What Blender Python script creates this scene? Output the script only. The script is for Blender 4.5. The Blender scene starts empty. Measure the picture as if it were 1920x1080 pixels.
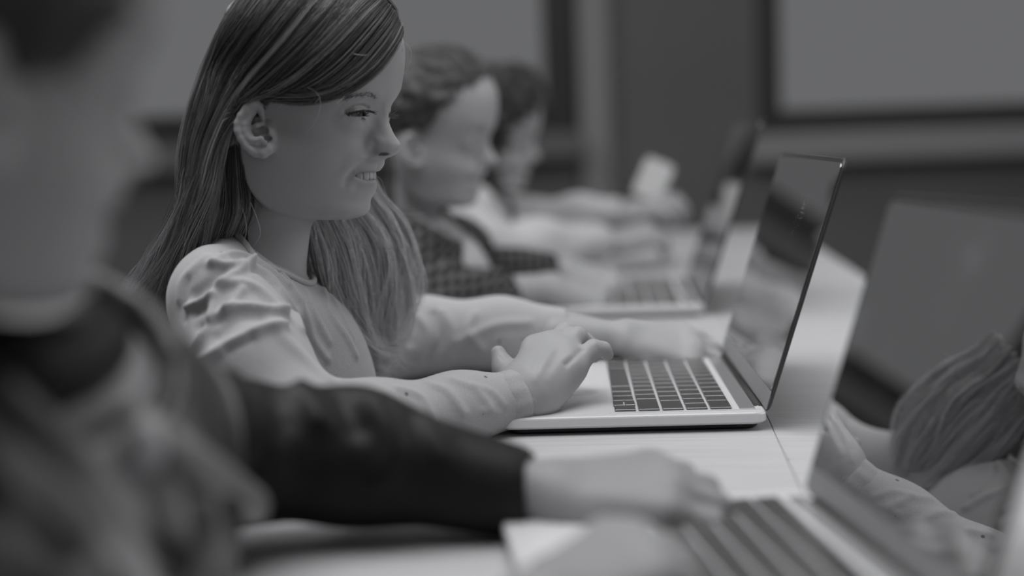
import bpy, bmesh, math, random
import numpy as np
from mathutils import Vector, Matrix
from mathutils.bvhtree import BVHTree

R = random.Random(7)
rng = np.random.default_rng(7)
sc = bpy.context.scene
col = sc.collection

# ---------------------------------------------------------------- camera
F_PX, PITCH, ROLL = 2500.0, 0.1145, -0.035
CAM = np.array([0.0, 0.0, 0.946])
cam_data = bpy.data.cameras.new('camera')
cam_data.sensor_width = 36.0
cam_data.lens = F_PX / 1920.0 * 36.0
cam_data.clip_start = 0.02
cam_data.dof.use_dof = True
cam_data.dof.focus_distance = 1.075
cam_data.dof.aperture_fstop = 1.75
cam = bpy.data.objects.new('camera', cam_data)
col.objects.link(cam)
cam.matrix_world = Matrix.Translation(Vector(CAM)) @ Matrix.Rotation(math.pi/2 - PITCH, 4, 'X') @ Matrix.Rotation(ROLL, 4, 'Z')
sc.camera = cam

# ---------------------------------------------------------------- world, lights, exposure
sc.view_settings.view_transform = 'Standard'
sc.view_settings.look = 'None'
sc.view_settings.exposure = 0.0
sc.view_settings.gamma = 1.0
sc.view_settings.use_curve_mapping = False
world = bpy.data.worlds.new('overcast_sky')
sc.world = world
world.use_nodes = True
wn = world.node_tree
bg = wn.nodes['Background']
bg.inputs[0].default_value = (0.985, 0.99, 1.0, 1)
bg.inputs[1].default_value = 0.155

def area_light(name, loc, target, sx, sy, power):
    l = bpy.data.lights.new(name, 'AREA')
    l.shape = 'RECTANGLE'; l.size = sx; l.size_y = sy; l.energy = power
    l.color = (0.99, 0.99, 1.0)
    o = bpy.data.objects.new(name, l); col.objects.link(o)
    o.location = loc
    o.rotation_euler = (Vector(target) - Vector(loc)).to_track_quat('-Z', 'Y').to_euler()
    return o
area_light('window_daylight_left', (-2.5, 2.7, 3.1), (0.2, 1.2, 0.75), 2.6, 1.2, 50)
area_light('window_daylight_back', (1.75, 4.5, 2.25), (0.0, 1.0, 0.8), 1.6, 0.8, 6)
area_light('window_daylight_right', (2.6, 1.6, 1.9), (-0.2, 1.1, 0.85), 2.4, 1.3, 22)
area_light('rooflight_daylight', (-0.2, 0.85, 2.75), (0.0, 0.8, 0.6), 1.8, 1.8, 50)

# ---------------------------------------------------------------- pixel measuring helpers (photo 1920 x 1080)
def ray(px, py):
    a, b = px - 960.0, py - 540.0
    cr, sr = math.cos(ROLL), math.sin(ROLL)
    x = a*cr + b*sr; y = -a*sr + b*cr
    c, s = math.cos(PITCH), math.sin(PITCH)
    return np.array([x/F_PX, c - y/F_PX*s, -s - y/F_PX*c])
def P(px, py, Y):
    d = ray(px, py); return CAM + d*(Y - CAM[1])/d[1]
TABLE = 0.7085
def PT(px, py, z=TABLE):
    d = ray(px, py); return CAM + d*(z - CAM[2])/d[2]

# ---------------------------------------------------------------- materials
def mat(name, g, rough=0.6, metal=0.0, ior=1.45, sheen=0.0, tint=1.02, spec=0.5):
    m = bpy.data.materials.new(name); m.use_nodes = True
    b = m.node_tree.nodes['Principled BSDF']
    b.inputs['Base Color'].default_value = (g, g*1.003, min(1, g*tint), 1)
    b.inputs['Roughness'].default_value = rough
    b.inputs['Metallic'].default_value = metal
    b.inputs['IOR'].default_value = ior
    b.inputs['Specular IOR Level'].default_value = spec
    b.inputs['Sheen Weight'].default_value = sheen
    return m
def nodes(m):
    nt = m.node_tree
    return nt, nt.nodes['Principled BSDF']
def add_noise(m, g0, g1, scale=(1, 1, 1), nscale=5.0, detail=4.0, coord='Object', bump=0.0, rough=0.5):
    nt, b = nodes(m)
    tc = nt.nodes.new('ShaderNodeTexCoord'); mp = nt.nodes.new('ShaderNodeMapping')
    mp.inputs['Scale'].default_value = scale
    no = nt.nodes.new('ShaderNodeTexNoise'); no.inputs['Scale'].default_value = nscale; no.inputs['Detail'].default_value = detail
    no.inputs['Roughness'].default_value = rough
    cr = nt.nodes.new('ShaderNodeValToRGB')
    cr.color_ramp.elements[0].position = 0.3; cr.color_ramp.elements[1].position = 0.7
    cr.color_ramp.elements[0].color = (g0, g0, g0*1.02, 1); cr.color_ramp.elements[1].color = (g1, g1, g1*1.02, 1)
    nt.links.new(tc.outputs[coord], mp.inputs[0]); nt.links.new(mp.outputs[0], no.inputs['Vector'])
    nt.links.new(no.outputs['Fac'], cr.inputs[0]); nt.links.new(cr.outputs[0], b.inputs['Base Color'])
    if bump:
        bp = nt.nodes.new('ShaderNodeBump'); bp.inputs['Strength'].default_value = 1.0; bp.inputs['Distance'].default_value = bump
        nt.links.new(no.outputs['Fac'], bp.inputs['Height']); nt.links.new(bp.outputs[0], b.inputs['Normal'])
    return m
def attr_mat(name, g0, g1, rough=0.5, attr='tone', **k):
    m = mat(name, g0, rough, **k); nt, b = nodes(m)
    a = nt.nodes.new('ShaderNodeAttribute'); a.attribute_name = attr
    cr = nt.nodes.new('ShaderNodeValToRGB')
    cr.color_ramp.elements[0].color = (g0, g0, g0*1.02, 1); cr.color_ramp.elements[1].color = (g1, g1, g1*1.02, 1)
    nt.links.new(a.outputs['Fac'], cr.inputs[0]); nt.links.new(cr.outputs[0], b.inputs['Base Color'])
    return m

# ---------------------------------------------------------------- object helpers
def tag(o, label=None, cat=None, group=None, kind=None):
    if label: o['label'] = label
    if cat: o['category'] = cat
    if group: o['group'] = group
    if kind: o['kind'] = kind
    return o
def empty(name, loc=(0, 0, 0)):
    o = bpy.data.objects.new(name, None); col.objects.link(o); o.location = loc; o.empty_display_size = 0.05
    return o
def link(name, me, m, parent=None, matrix=None):
    o = bpy.data.objects.new(name, me); col.objects.link(o)
    if m is not None and not me.materials: me.materials.append(m)
    if parent is not None: o.parent = parent
    if matrix is not None: o.matrix_local = matrix
    return o
def mesh_np(name, V, Fs, smooth=True, tone=None):
    """numpy vertices + one or more face arrays (tri / quad)."""
    if isinstance(Fs, np.ndarray): Fs = [Fs]
    Fs = [f for f in Fs if len(f)]
    me = bpy.data.meshes.new(name)
    me.vertices.add(len(V)); me.vertices.foreach_set('co', np.asarray(V, np.float32).ravel())
    loops = np.concatenate([f.ravel() for f in Fs]).astype(np.int32)
    tot = np.concatenate([np.full(len(f), f.shape[1], np.int32) for f in Fs])
    st = np.concatenate([[0], np.cumsum(tot)[:-1]]).astype(np.int32)
    me.loops.add(len(loops)); me.loops.foreach_set('vertex_index', loops)
    me.polygons.add(len(tot)); me.polygons.foreach_set('loop_start', st)
    me.polygons.foreach_set('use_smooth', np.full(len(tot), smooth, bool))
    if tone is not None:
        a = me.attributes.new('tone', 'FLOAT', 'POINT'); a.data.foreach_set('value', np.asarray(tone, np.float32))
    me.update(calc_edges=True); me.validate()
    return me
def bm_mesh(name, bm, smooth=False):
    me = bpy.data.meshes.new(name); bm.to_mesh(me); bm.free()
    if smooth: me.polygons.foreach_set('use_smooth', np.ones(len(me.polygons), bool))
    return me
def bm_box(bm, lo, hi, bevel=0.0, seg=2):
    lo, hi = Vector(lo), Vector(hi)
    r = bmesh.ops.create_cube(bm, size=1.0, matrix=Matrix.Translation((lo+hi)/2) @ Matrix.Diagonal((*(hi-lo), 1)))
    if bevel:
        es = list({e for v in r['verts'] for e in v.link_edges})
        bmesh.ops.bevel(bm, geom=es, offset=bevel, segments=seg, profile=0.5, affect='EDGES')
def box(name, lo, hi, m, parent=None, bevel=0.0, seg=2):
    bm = bmesh.new(); bm_box(bm, lo, hi, bevel, seg)
    return link(name, bm_mesh(name, bm), m, parent)
def rounded_slab(name, x0, x1, y0, y1, z0, z1, rad, bev, n=8):
    """slab with rounded corners in plan and a small edge bevel."""
    bm = bmesh.new()
    pts = []
    for cx, cy, a0 in ((x1-rad, y1-rad, 0), (x0+rad, y1-rad, 90), (x0+rad, y0+rad, 180), (x1-rad, y0+rad, 270)):
        for i in range(n+1):
            a = math.radians(a0 + 90*i/n); pts.append((cx + rad*math.cos(a), cy + rad*math.sin(a)))
    rings = []
    cx, cy = (x0+x1)/2, (y0+y1)/2
    for z, ins in ((z0, bev), (z0+bev, 0), (z1-bev, 0), (z1-bev*0.3, bev*0.3), (z1, bev)):
        ring = []
        for (x, y) in pts:
            sx = 1 - 2*ins/(x1-x0); sy = 1 - 2*ins/(y1-y0)
            ring.append(bm.verts.new((cx+(x-cx)*sx, cy+(y-cy)*sy, z)))
        rings.append(ring)
    k = len(pts)
    for a, b in zip(rings, rings[1:]):
        for i in range(k): bm.faces.new((a[i], a[(i+1) % k], b[(i+1) % k], b[i]))
    bm.faces.new(rings[0][::-1]); bm.faces.new(rings[-1])
    return bm_mesh(name, bm)

# ---------------------------------------------------------------- implicit surface helpers
def smin(a, b, k):
    if k <= 0: return np.minimum(a, b)
    h = np.maximum(k - np.abs(a-b), 0.0)/k
    return np.minimum(a, b) - h*h*k*0.25
def smax(a, b, k): return -smin(-a, -b, k)
def axis(lo, hi, *zones, coarse=4.0):
    """non-uniform grid line: zones = (a, b, step); coarse elsewhere."""
    xs = [lo]
    while xs[-1] < hi:
        x = xs[-1]; st = coarse
        for a, b, s in zones:
            if a - coarse < x < b: st = min(st, s if x >= a - 1e-9 else coarse*0.5 + s*0.5)
        xs.append(x + st)
    return np.array(xs, np.float32)
class Vol:
    def __init__(self, xs, ys, zs):
        self.a = [np.asarray(t, np.float32) for t in (xs, ys, zs)]
        self.F = np.full([len(t) for t in self.a], 1e3, np.float32)
    def sl(self, lo, hi):
        return tuple(slice(max(0, int(np.searchsorted(t, l))-1), int(np.searchsorted(t, h))+1) for t, l, h in zip(self.a, lo, hi))
    def put(self, fn, lo, hi, k=0.0, op='add'):
        m = k*1.0 + 3*max(float(np.max(np.diff(t))) for t in self.a)
        s = self.sl(np.asarray(lo)-m, np.asarray(hi)+m)
        if any(q.stop - q.start <= 0 for q in s): return
        X = self.a[0][s[0]][:, None, None]; Y = self.a[1][s[1]][None, :, None]; Z = self.a[2][s[2]][None, None, :]
        d = fn(X, Y, Z)
        if op == 'add': self.F[s] = smin(self.F[s], d, k)
        else: self.F[s] = smax(self.F[s], -d, k)
    def cap(self, a, b, r1, r2=None, k=0.0, op='add'):
        r2 = r1 if r2 is None else r2
        a = np.asarray(a, np.float32); b = np.asarray(b, np.float32); ab = b-a; L = float(ab@ab) + 1e-12
        def fn(X, Y, Z):
            t = np.clip(((X-a[0])*ab[0] + (Y-a[1])*ab[1] + (Z-a[2])*ab[2])/L, 0, 1)
            return np.sqrt((X-a[0]-t*ab[0])**2 + (Y-a[1]-t*ab[1])**2 + (Z-a[2]-t*ab[2])**2) - (r1 + t*(r2-r1))
        r = max(r1, r2)
        self.put(fn, np.minimum(a, b)-r, np.maximum(a, b)+r, k, op)
    def chain(self, pts, rs, k=0.0, op='add'):
        for i in range(len(pts)-1): self.cap(pts[i], pts[i+1], rs[i], rs[i+1], k, op)
    def ell(self, c, rad, k=0.0, op='add', rot=None):
        c = np.asarray(c, np.float32); rad = np.asarray(rad, np.float32)
        M = np.eye(3) if rot is None else np.asarray(rot)
        def fn(X, Y, Z):
            x, y, z = X-c[0], Y-c[1], Z-c[2]
            q = [(M[0, i]*x + M[1, i]*y + M[2, i]*z) for i in range(3)]
            k0 = np.sqrt(sum((q[i]/rad[i])**2 for i in range(3)))
            k1 = np.sqrt(sum((q[i]/rad[i]**2)**2 for i in range(3))) + 1e-9
            return k0*(k0-1)/k1
        r = float(rad.max())
        self.put(fn, c-r, c+r, k, op)
    def mesh(self):
        return surface_nets(self.F, *self.a)
def surface_nets(F, xs, ys, zs):
    ins = F < 0
    nx, ny, nz = F.shape
    cnt = np.zeros((nx-1, ny-1, nz-1), np.int8)
    for dx in (0, 1):
        for dy in (0, 1):
            for dz in (0, 1):
                cnt += ins[dx:nx-1+dx, dy:ny-1+dy, dz:nz-1+dz]
    act = (cnt > 0) & (cnt < 8)
    I, J, K = np.nonzero(act)
    idx = np.full(act.shape, -1, np.int32); idx[I, J, K] = np.arange(len(I))
    acc = np.zeros((len(I), 3)); n = np.zeros(len(I))
    base = np.stack([xs[I], ys[J], zs[K]], 1).astype(np.float64)
    size = np.stack([xs[I+1]-xs[I], ys[J+1]-ys[J], zs[K+1]-zs[K]], 1)
    corners = [(a, b, c) for a in (0, 1) for b in (0, 1) for c in (0, 1)]
    val = {c: F[I+c[0], J+c[1], K+c[2]].astype(np.float64) for c in corners}
    for c in corners:
        for ax in range(3):
            if c[ax] == 0:
                e = list(c); e[ax] = 1; e = tuple(e)
                a, b = val[c], val[e]
                cr = (a < 0) != (b < 0)
                t = np.where(cr, a/np.where(cr, a-b, 1), 0)
                p = np.tile(np.array(c, float), (len(I), 1)); p[:, ax] = t
                acc[cr] += p[cr]; n[cr] += 1
    V = base + acc/n[:, None]*size
    faces = []
    for ax in range(3):
        b1, b2 = [(1, 2), (2, 0), (0, 1)][ax]
        lo = [slice(None)]*3; hi = [slice(None)]*3
        lo[ax] = slice(0, -1); hi[ax] = slice(1, None)
        s = ins[tuple(lo)]; d = ins[tuple(hi)]
        ch = s != d
        sl = [slice(None)]*3; sl[b1] = slice(1, -1); sl[b2] = slice(1, -1)
        q = np.stack(np.nonzero(ch[tuple(sl)]), 1)
        if not len(q): continue
        q[:, b1] += 1; q[:, b2] += 1
        sgn = s[q[:, 0], q[:, 1], q[:, 2]]
        def g(o1, o2):
            r = q.copy(); r[:, b1] -= o1; r[:, b2] -= o2
            return idx[r[:, 0], r[:, 1], r[:, 2]]
        f = np.stack([g(1, 1), g(0, 1), g(0, 0), g(1, 0)], 1)
        f[~sgn] = f[~sgn][:, ::-1]
        faces.append(f)
    return V, np.concatenate(faces)
def main_islands(V, Fq, least=0.04):
    """drop loose crumbs of a sculpted surface."""
    lab = np.arange(len(V)); e = np.concatenate([Fq[:, [0, 1]], Fq[:, [1, 2]], Fq[:, [2, 3]]])
    for _ in range(200):
        m = np.minimum(lab[e[:, 0]], lab[e[:, 1]]); new = lab.copy()
        np.minimum.at(new, e[:, 0], m); np.minimum.at(new, e[:, 1], m); np.minimum.at(new, lab[e[:, 0]], m); np.minimum.at(new, lab[e[:, 1]], m)
        new = new[new]
        if (new == lab).all(): break
        lab = new
    u, inv, c = np.unique(lab, return_inverse=True, return_counts=True)
    keep = (c[inv] > least*len(V)); idx = np.cumsum(keep)-1
    return V[keep], idx[Fq[keep[Fq].all(1)]]
def vnormals(V, Fq):
    n = np.zeros_like(V)
    a = V[Fq[:, 2]]-V[Fq[:, 0]]; b = V[Fq[:, 3]]-V[Fq[:, 1]]
    fn = np.cross(a, b)
    for i in range(4):
        for c in range(3): n[:, c] += np.bincount(Fq[:, i], fn[:, c], len(V))
    return n/(np.linalg.norm(n, axis=1, keepdims=True)+1e-12)
def laplace(V, Fq, it=1, w=0.5, mask=None):
    nV = len(V)
    e = np.concatenate([Fq[:, [0, 1]], Fq[:, [1, 2]], Fq[:, [2, 3]], Fq[:, [3, 0]]])
    cnt = np.bincount(e[:, 0], minlength=nV) + np.bincount(e[:, 1], minlength=nV)
    for _ in range(it):
        s = np.stack([np.bincount(e[:, 0], V[e[:, 1], c], nV) + np.bincount(e[:, 1], V[e[:, 0], c], nV) for c in range(3)], 1)
        d = (s/np.maximum(cnt, 1)[:, None] - V)*w
        if mask is not None: d = d*mask[:, None]
        V = V + d
    return V
def seg_dist(V, pts):
    best = np.full(len(V), 1e9)
    for a, b in zip(pts[:-1], pts[1:]):
        ab = b-a; t = np.clip(((V-a)@ab)/(ab@ab+1e-12), 0, 1)
        d = np.linalg.norm(V-a-t[:, None]*ab, axis=1)
        best = np.minimum(best, d)
    return best
def catmull(pts, n):
    p = np.asarray(pts, float)
    p = np.concatenate([[2*p[0]-p[1]], p, [2*p[-1]-p[-2]]])
    m = len(p)-3
    t = np.linspace(0, m, n); i = np.minimum(t.astype(int), m-1); u = (t-i)[:, None]
    a, b, c, d = p[i], p[i+1], p[i+2], p[i+3]
    return 0.5*((2*b) + (c-a)*u + (2*a-5*b+4*c-d)*u*u + (3*b-a-3*c+d)*u**3)
def relief(V, Fq, strokes, it=1):
    """push folds or creases into a sculpted surface: strokes of photo points found on the surface by casting the view ray."""
    N = vnormals(V, Fq)
    bvh = BVHTree.FromPolygons([tuple(v) for v in V], [tuple(f) for f in Fq.tolist()])
    D = np.zeros(len(V))
    for pts, amp, sig in strokes:
        hp = []
        for (x, y) in catmull(pts, max(8, 5*len(pts))) if len(pts) > 1 else pts:
            d = Vector(ray(x, y)).normalized()
            h = bvh.ray_cast(Vector(CAM), d)
            if h[0] is not None: hp.append(np.array(h[0]))
        if not hp: continue
        hp = np.array(hp)
        lo = hp.min(0)-4*sig; hi = hp.max(0)+4*sig
        m = np.nonzero(np.all((V > lo) & (V < hi), 1))[0]
        if not len(m): continue
        ds = seg_dist(V[m], hp) if len(hp) > 1 else np.linalg.norm(V[m]-hp[0], axis=1)
        D[m] += amp*np.exp(-(ds/sig)**2)
    return V + N*D[:, None]
def tubes(L, rad, sides=3):
    """L (n, k, 3) polylines, rad (n, k) radii -> vertices, quads."""
    n, k, _ = L.shape
    T = np.gradient(L, axis=1); T /= np.linalg.norm(T, axis=2, keepdims=True)+1e-12
    ref = np.array([0.31, 0.93, 0.2]); A = np.cross(T, ref); A /= np.linalg.norm(A, axis=2, keepdims=True)+1e-9
    B = np.cross(T, A)
    ang = np.arange(sides)*2*np.pi/sides
    V = L[:, :, None, :] + rad[:, :, None, None]*(np.cos(ang)[None, None, :, None]*A[:, :, None, :] + np.sin(ang)[None, None, :, None]*B[:, :, None, :])
    base = (np.arange(n)*k*sides)[:, None, None] + (np.arange(k-1)*sides)[None, :, None] + np.arange(sides)[None, None, :]
    nx = (np.arange(n)*k*sides)[:, None, None] + (np.arange(k-1)*sides)[None, :, None] + ((np.arange(sides)+1) % sides)[None, None, :]
    Fq = np.stack([base, nx, nx+sides, base+sides], -1).reshape(-1, 4)
    return V.reshape(-1, 3), Fq
def join(parts):
    Vs, Fs, off = [], [], 0
    for V, Fq in parts:
        Vs.append(V); Fs.append(Fq+off); off += len(V)
    return np.concatenate(Vs), np.concatenate(Fs)

# ---------------------------------------------------------------- material library
M_wall = add_noise(mat('wall_paint', 0.17, 0.8), 0.125, 0.145, nscale=1.5)
M_wall_low = add_noise(mat('wall_paint_low', 0.16, 0.8), 0.12, 0.145, nscale=1.5)
M_trim = mat('white_trim', 0.27, 0.6)
M_frame = mat('dark_window_frame', 0.03, 0.5)
M_floor = add_noise(mat('floor_vinyl', 0.12, 0.5), 0.10, 0.14, nscale=3)
M_table = add_noise(mat('pale_wood', 0.5, 0.5, spec=0.25), 0.40, 0.50, scale=(1.2, 40, 10), nscale=9, detail=6, bump=0.00012)
M_alu = add_noise(mat('aluminium', 0.42, 0.40, metal=0.35), 0.70, 0.74, nscale=4)
M_alu_edge = mat('aluminium_edge', 0.30, 0.4, metal=0.5)
M_key = mat('keycap', 0.045, 0.32, ior=2.1)
M_lid = mat('lid_aluminium', 0.06, 0.4, metal=0.3)
M_strip = mat('touch_glass', 0.22, 0.2, spec=0.8)
M_rubber = mat('black_rubber', 0.012, 0.6)
M_screen = mat('screen_glass', 0.012, 0.015, ior=8.0, spec=0.5)
nt, b = nodes(M_screen)          # dust specks on the glass
tc = nt.nodes.new('ShaderNodeTexCoord'); vo = nt.nodes.new('ShaderNodeTexVoronoi'); vo.inputs['Scale'].default_value = 420
ms = nt.nodes.new('ShaderNodeTexNoise'); ms.inputs['Scale'].default_value = 14; ms.inputs['Detail'].default_value = 3
th = nt.nodes.new('ShaderNodeMapRange'); th.inputs['From Min'].default_value = 0.50; th.inputs['From Max'].default_value = 0.72; th.inputs['To Max'].default_value = 0.33
lt = nt.nodes.new('ShaderNodeMath'); lt.operation = 'LESS_THAN'
mxc = nt.nodes.new('ShaderNodeMix'); mxc.data_type = 'RGBA'
nt.links.new(tc.outputs['Object'], vo.inputs['Vector']); nt.links.new(tc.outputs['Object'], ms.inputs['Vector'])
nt.links.new(ms.outputs['Fac'], th.inputs['Value']); nt.links.new(vo.outputs['Distance'], lt.inputs[0]); nt.links.new(th.outputs['Result'], lt.inputs[1])
nt.links.new(lt.outputs[0], mxc.inputs['Factor']); mxc.inputs[6].default_value = (0.012, 0.012, 0.0125, 1); mxc.inputs[7].default_value = (0.45, 0.45, 0.46, 1)
nt.links.new(mxc.outputs[2], b.inputs['Base Color'])
M_bezel = mat('screen_bezel', 0.01, 0.12)
M_glass = mat('window_glass', 0.9, 0.0)
nt, b = nodes(M_glass); b.inputs['Transmission Weight'].default_value = 1.0; b.inputs['IOR'].default_value = 1.02

# ---------------------------------------------------------------- room
YW = 4.6
def wall_back():
    root = empty('wall_back', (0, YW, 0)); tag(root, kind='structure')
    def wpart(name, lo, hi, m):
        return box(name, (lo[0], 0, lo[1]), (hi[0], 0.18, hi[1]), m, root)
    w1l, w1r, w1b, wt = -2.5, 0.25, 0.955, 2.5
    w2l, w2r, w2b = 0.86, 2.7, 0.925
    wpart('wall_panel', (-2.6, 0), (w1l, 2.8), M_wall)
    wpart('wall_panel', (w1l, 0), (w1r, w1b), M_wall_low)
    wpart('wall_panel', (w1r, 0), (w2l, 2.8), M_wall)
    wpart('wall_panel', (w2l, 0), (w2r, w2b), M_wall_low)
    wpart('wall_panel', (w2r, 0), (3.2, 2.8), M_wall)
    wpart('wall_panel', (w1l, wt), (w1r, 2.8), M_wall)
    wpart('wall_panel', (w2l, wt), (w2r, 2.8), M_wall)
    def window(n, l, r, bz, fr):
        w = empty('window_%d' % n, (0, YW, 0)); tag(w, kind='structure')
        for nm, lo, hi in (('window_frame', (l, bz), (l+fr, wt)), ('window_frame', (r-fr, bz), (r, wt)),
                           ('window_frame', (l+fr, bz), (r-fr, bz+fr*0.85)), ('window_frame', (l+fr, wt-fr), (r-fr, wt))):
            box(nm, (lo[0], 0.01, lo[1]), (hi[0], 0.075, hi[1]), M_frame, w, 0.006)
        box('pane', (l+fr, 0.035, bz+fr*0.85), (r-fr, 0.041, wt-fr), M_glass, w)
        return w
    window(1, w1l, w1r, w1b, 0.115)
    window(2, w2l, w2r, w2b, 0.085)
    t = box('trim_1', (w1r+0.005, YW-0.03, 0.5), (w1r+0.105, YW+0.02, 2.55), M_trim, None, 0.006); tag(t, kind='structure')
    t = box('trim_2', (w2l-0.05, YW-0.10, 0.815), (2.75, YW+0.02, 0.915), M_trim, None, 0.012); tag(t, kind='structure')
    t = box('trim_3', (w1l-0.05, YW-0.10, 0.855), (w1r+0.005, YW+0.02, 0.94), M_wall, None, 0.012); tag(t, kind='structure')
    # low heater casing below the right hand window
wall_back()
def wall_left():
    x = -2.6
    root = empty('wall_left', (x, 0, 0)); tag(root, kind='structure')
    for lo, hi in (((-1.4, 0), (YW, 0.9)), ((-1.4, 2.5), (YW, 2.8)), ((-1.4, 0.9), (0.2, 2.5)), ((1.75, 0.9), (2.0, 2.5)), ((4.45, 0.9), (YW, 2.5))):
        box('wall_panel', (-0.18, lo[0], lo[1]), (0, hi[0], hi[1]), M_wall, root)
    for n, (a, c) in enumerate(((0.2, 1.75), (2.0, 4.45))):
        w = empty('window_%d' % (n+3), (x, 0, 0)); tag(w, kind='structure')
        f = 0.08
        for lo, hi in (((a, 0.9), (a+f, 2.5)), ((c-f, 0.9), (c, 2.5)), ((a+f, 0.9), (c-f, 0.9+f)), ((a+f, 2.5-f), (c-f, 2.5))):
            box('window_frame', (-0.08, lo[0], lo[1]), (-0.01, hi[0], hi[1]), M_frame, w, 0.006)
        box('pane', (-0.045, a+f, 0.9+f), (-0.039, c-f, 2.5-f), M_glass, w)
wall_left()
def wall_front():
    root = empty('wall_front', (0, -1.4, 0)); tag(root, kind='structure')
    box('wall_panel', (-2.6, -0.18, 0), (3.4, 0, 0.9), M_wall_low, root)
wall_front()
tag(box('ceiling_shade_panel', (-2.8, -1.6, 2.8), (3.4, -0.2, 2.9), M_wall), kind='structure')  # unseen part ceiling, added to keep overhead light off the nearest child
tag(box('floor', (-2.8, -1.6, -0.05), (3.4, YW+0.2, 0.0), M_floor), kind='structure')

# ---------------------------------------------------------------- table
TAX = math.atan(0.10)                      # the row of desks runs slightly to the right with distance
def table():
    e0, e1 = PT(1545, 470), PT(1640, 530)
    ax = (e0-e1)/np.linalg.norm(e0-e1); ax[2] = 0
    ang = -math.atan2(ax[0], ax[1])
    root = empty('desk', (float(e1[0]), float(e1[1]), 0)); root.rotation_euler = (0, 0, ang)
    tag(root, 'long pale wooden desk carrying the row of laptops', 'desk')
    wdt = 0.63
    y_far, y_near = 1.15, -1.75
    def loc(px, py):
        d = PT(px, py) - e1
        return d[0]*math.cos(ang) + d[1]*math.sin(ang), -d[0]*math.sin(ang) + d[1]*math.cos(ang)
    xj = loc(1446, 797)[0]; ys = loc(1890, 856)[1]; g = 0.0002
    for x0, x1, a, c in ((-wdt, xj-g, y_near, y_far), (xj+g, 0, ys+g, y_far), (xj+g, 0, y_near, ys-g)):
        me = rounded_slab('board', x0, x1, a, c, TABLE-0.028, TABLE, 0.003, 0.0006)
        link('board', me, M_table, root)
    for (x, y) in ((-wdt+0.06, y_far-0.1), (-0.06, y_far-0.1), (-wdt+0.06, y_near+0.1), (-0.06, y_near+0.1)):
        box('leg', (x-0.022, y-0.022, 0), (x+0.022, y+0.022, TABLE-0.028), M_frame, root, 0.004)
    return root
desk = table()

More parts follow.
